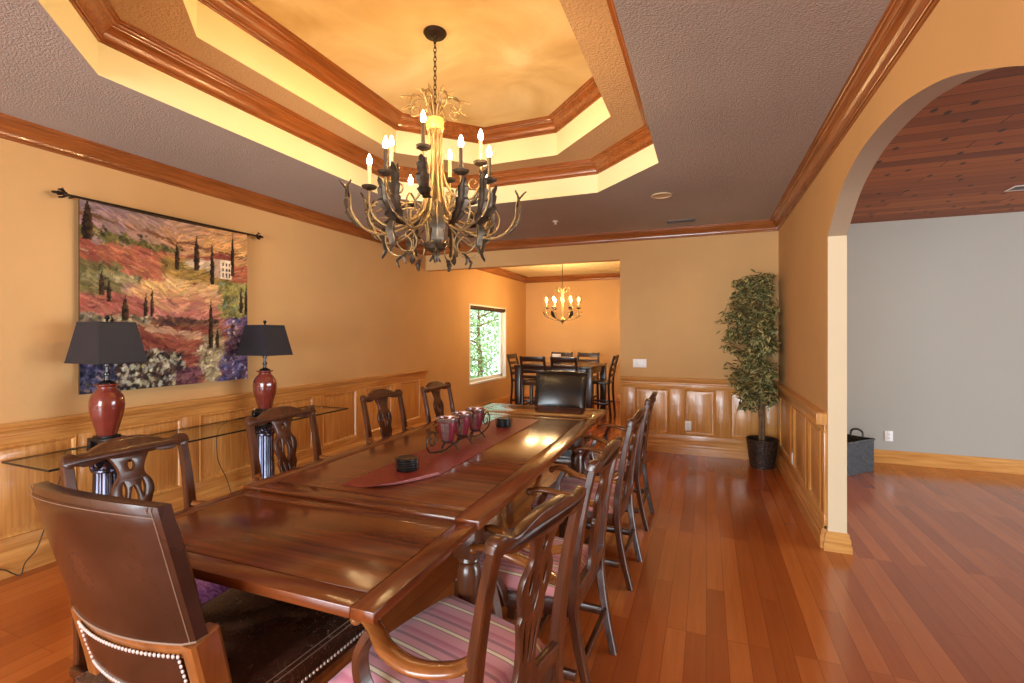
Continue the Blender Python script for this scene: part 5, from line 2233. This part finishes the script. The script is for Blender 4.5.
# ------------------------------------------------------------------ plates, vents and small fittings
def face_plate(name, label, cat, loc, rz, w_, h_, kind):
    """plate on a wall; local +y points out of the wall"""
    t = thing(name, label, cat, loc, rz)
    b = MB()
    b.box((0, 0.003, 0), (w_, 0.006, h_), 0.002)
    b.build('cover_plate', 'white_plastic', t)
    if kind == 'outlet':
        for dz in (-0.02, 0.02):
            b = MB()
            b.box((0, 0.0065, dz), (0.034, 0.004, 0.028), 0.001)
            so = b.build('socket', 'white_plastic', t)
            b = MB()
            for dx in (-0.007, 0.007):
                b.box((dx, 0.0088, dz + 0.003), (0.003, 0.001, 0.009))
            b.box((0, 0.0088, dz - 0.008), (0.005, 0.001, 0.004))
            b.build('slots', 'dark_hole', so, smooth=0)
    else:
        n = 3
        for k in range(n):
            b = MB()
            b.box(((k - 1) * 0.038, 0.009, 0.0), (0.024, 0.008, 0.055), 0.002)
            b.build('switch_rocker', 'white_plastic', t)
    return t


face_plate('wall_switch', 'white three gang light switch above the back wainscot beside the opening', 'light switch', (-0.775, YB, 1.085), PI, 0.165, 0.105, 'switch')
face_plate('wall_outlet', 'white outlet set in the middle panel of the back wainscot', 'outlet', (-0.205, YB - 0.016, 0.345), PI, 0.075, 0.115, 'outlet')
face_plate('wall_outlet', 'white outlet low in the wainscot of the arch wall', 'outlet', (XR - 0.016, 5.12, 0.30), PI / 2, 0.075, 0.115, 'outlet')
face_plate('wall_outlet', 'white outlet on the grey wall of the side room', 'outlet', (1.90, GY, 0.305), PI, 0.075, 0.115, 'outlet')

rl = thing('recessed_light', 'round recessed ceiling light near the back corner of the tray', 'ceiling light', (-0.385, 4.66, CZ))
b = MB()
b.lathe([(0.095, 0.0), (0.098, -0.006), (0.085, -0.010), (0.070, -0.004), (0.068, 0.0)], (0, 0, 0), 32)
b.build('trim_ring', 'jamb', rl)
b = MB()
b.lathe([(0.0, -0.002), (0.05, -0.003), (0.070, -0.0015), (0.070, 0.0), (0, 0.0)], (0, 0, 0), 28)
b.build('lens', 'jamb', rl)


def vent(label, loc, sx, sy, slat_mat, frame_mat):
    t = thing('ceiling_vent', label, 'vent', loc)
    b = MB()
    b.box((0, sy / 2, -0.004), (sx, 0.014, 0.008), 0.002)
    b.box((0, -sy / 2, -0.004), (sx, 0.014, 0.008), 0.002)
    b.box((sx / 2, 0, -0.004), (0.014, sy + 0.014, 0.008), 0.002)
    b.box((-sx / 2, 0, -0.004), (0.014, sy + 0.014, 0.008), 0.002)
    b.build('frame', frame_mat, t)
    b = MB()
    n = max(3, int(sy / 0.018))
    for k in range(n):
        b.box((0, -sy / 2 + sy * (k + 0.5) / n, -0.004), (sx - 0.014, 0.010, 0.002), 0, R('X', 0.6))
    b.build('louvre', slat_mat, t)
    b = MB()
    b.box((0, 0, -0.0008), (sx, sy, 0.0016))
    b.build('backing', 'dark_hole', t)
    return t


vent('narrow dark ceiling vent near the back crown moulding', (-0.27, 5.80, CZ), 0.30, 0.12, 'vent_grey', 'vent_grey')
vent('white ceiling vent in the plank ceiling of the side room', (2.60, 5.50, 2.72), 0.30, 0.15, 'vent_grey', 'white_plastic')
sp = thing('fire_sprinkler', 'small pale fire sprinkler head on the ceiling behind the tray', 'sprinkler', (-1.60, 5.28, CZ))
b = MB()
b.lathe([(0, 0), (0.035, 0), (0.034, -0.006), (0.012, -0.010), (0, -0.010)], (0, 0, 0), 20)
b.build('escutcheon', 'white_plastic', sp)
b = MB()
b.lathe([(0.009, -0.008), (0.009, -0.028), (0.020, -0.032), (0.020, -0.035), (0, -0.036)][::-1], (0, 0, 0), 14)
b.build('deflector', 'nail', sp)
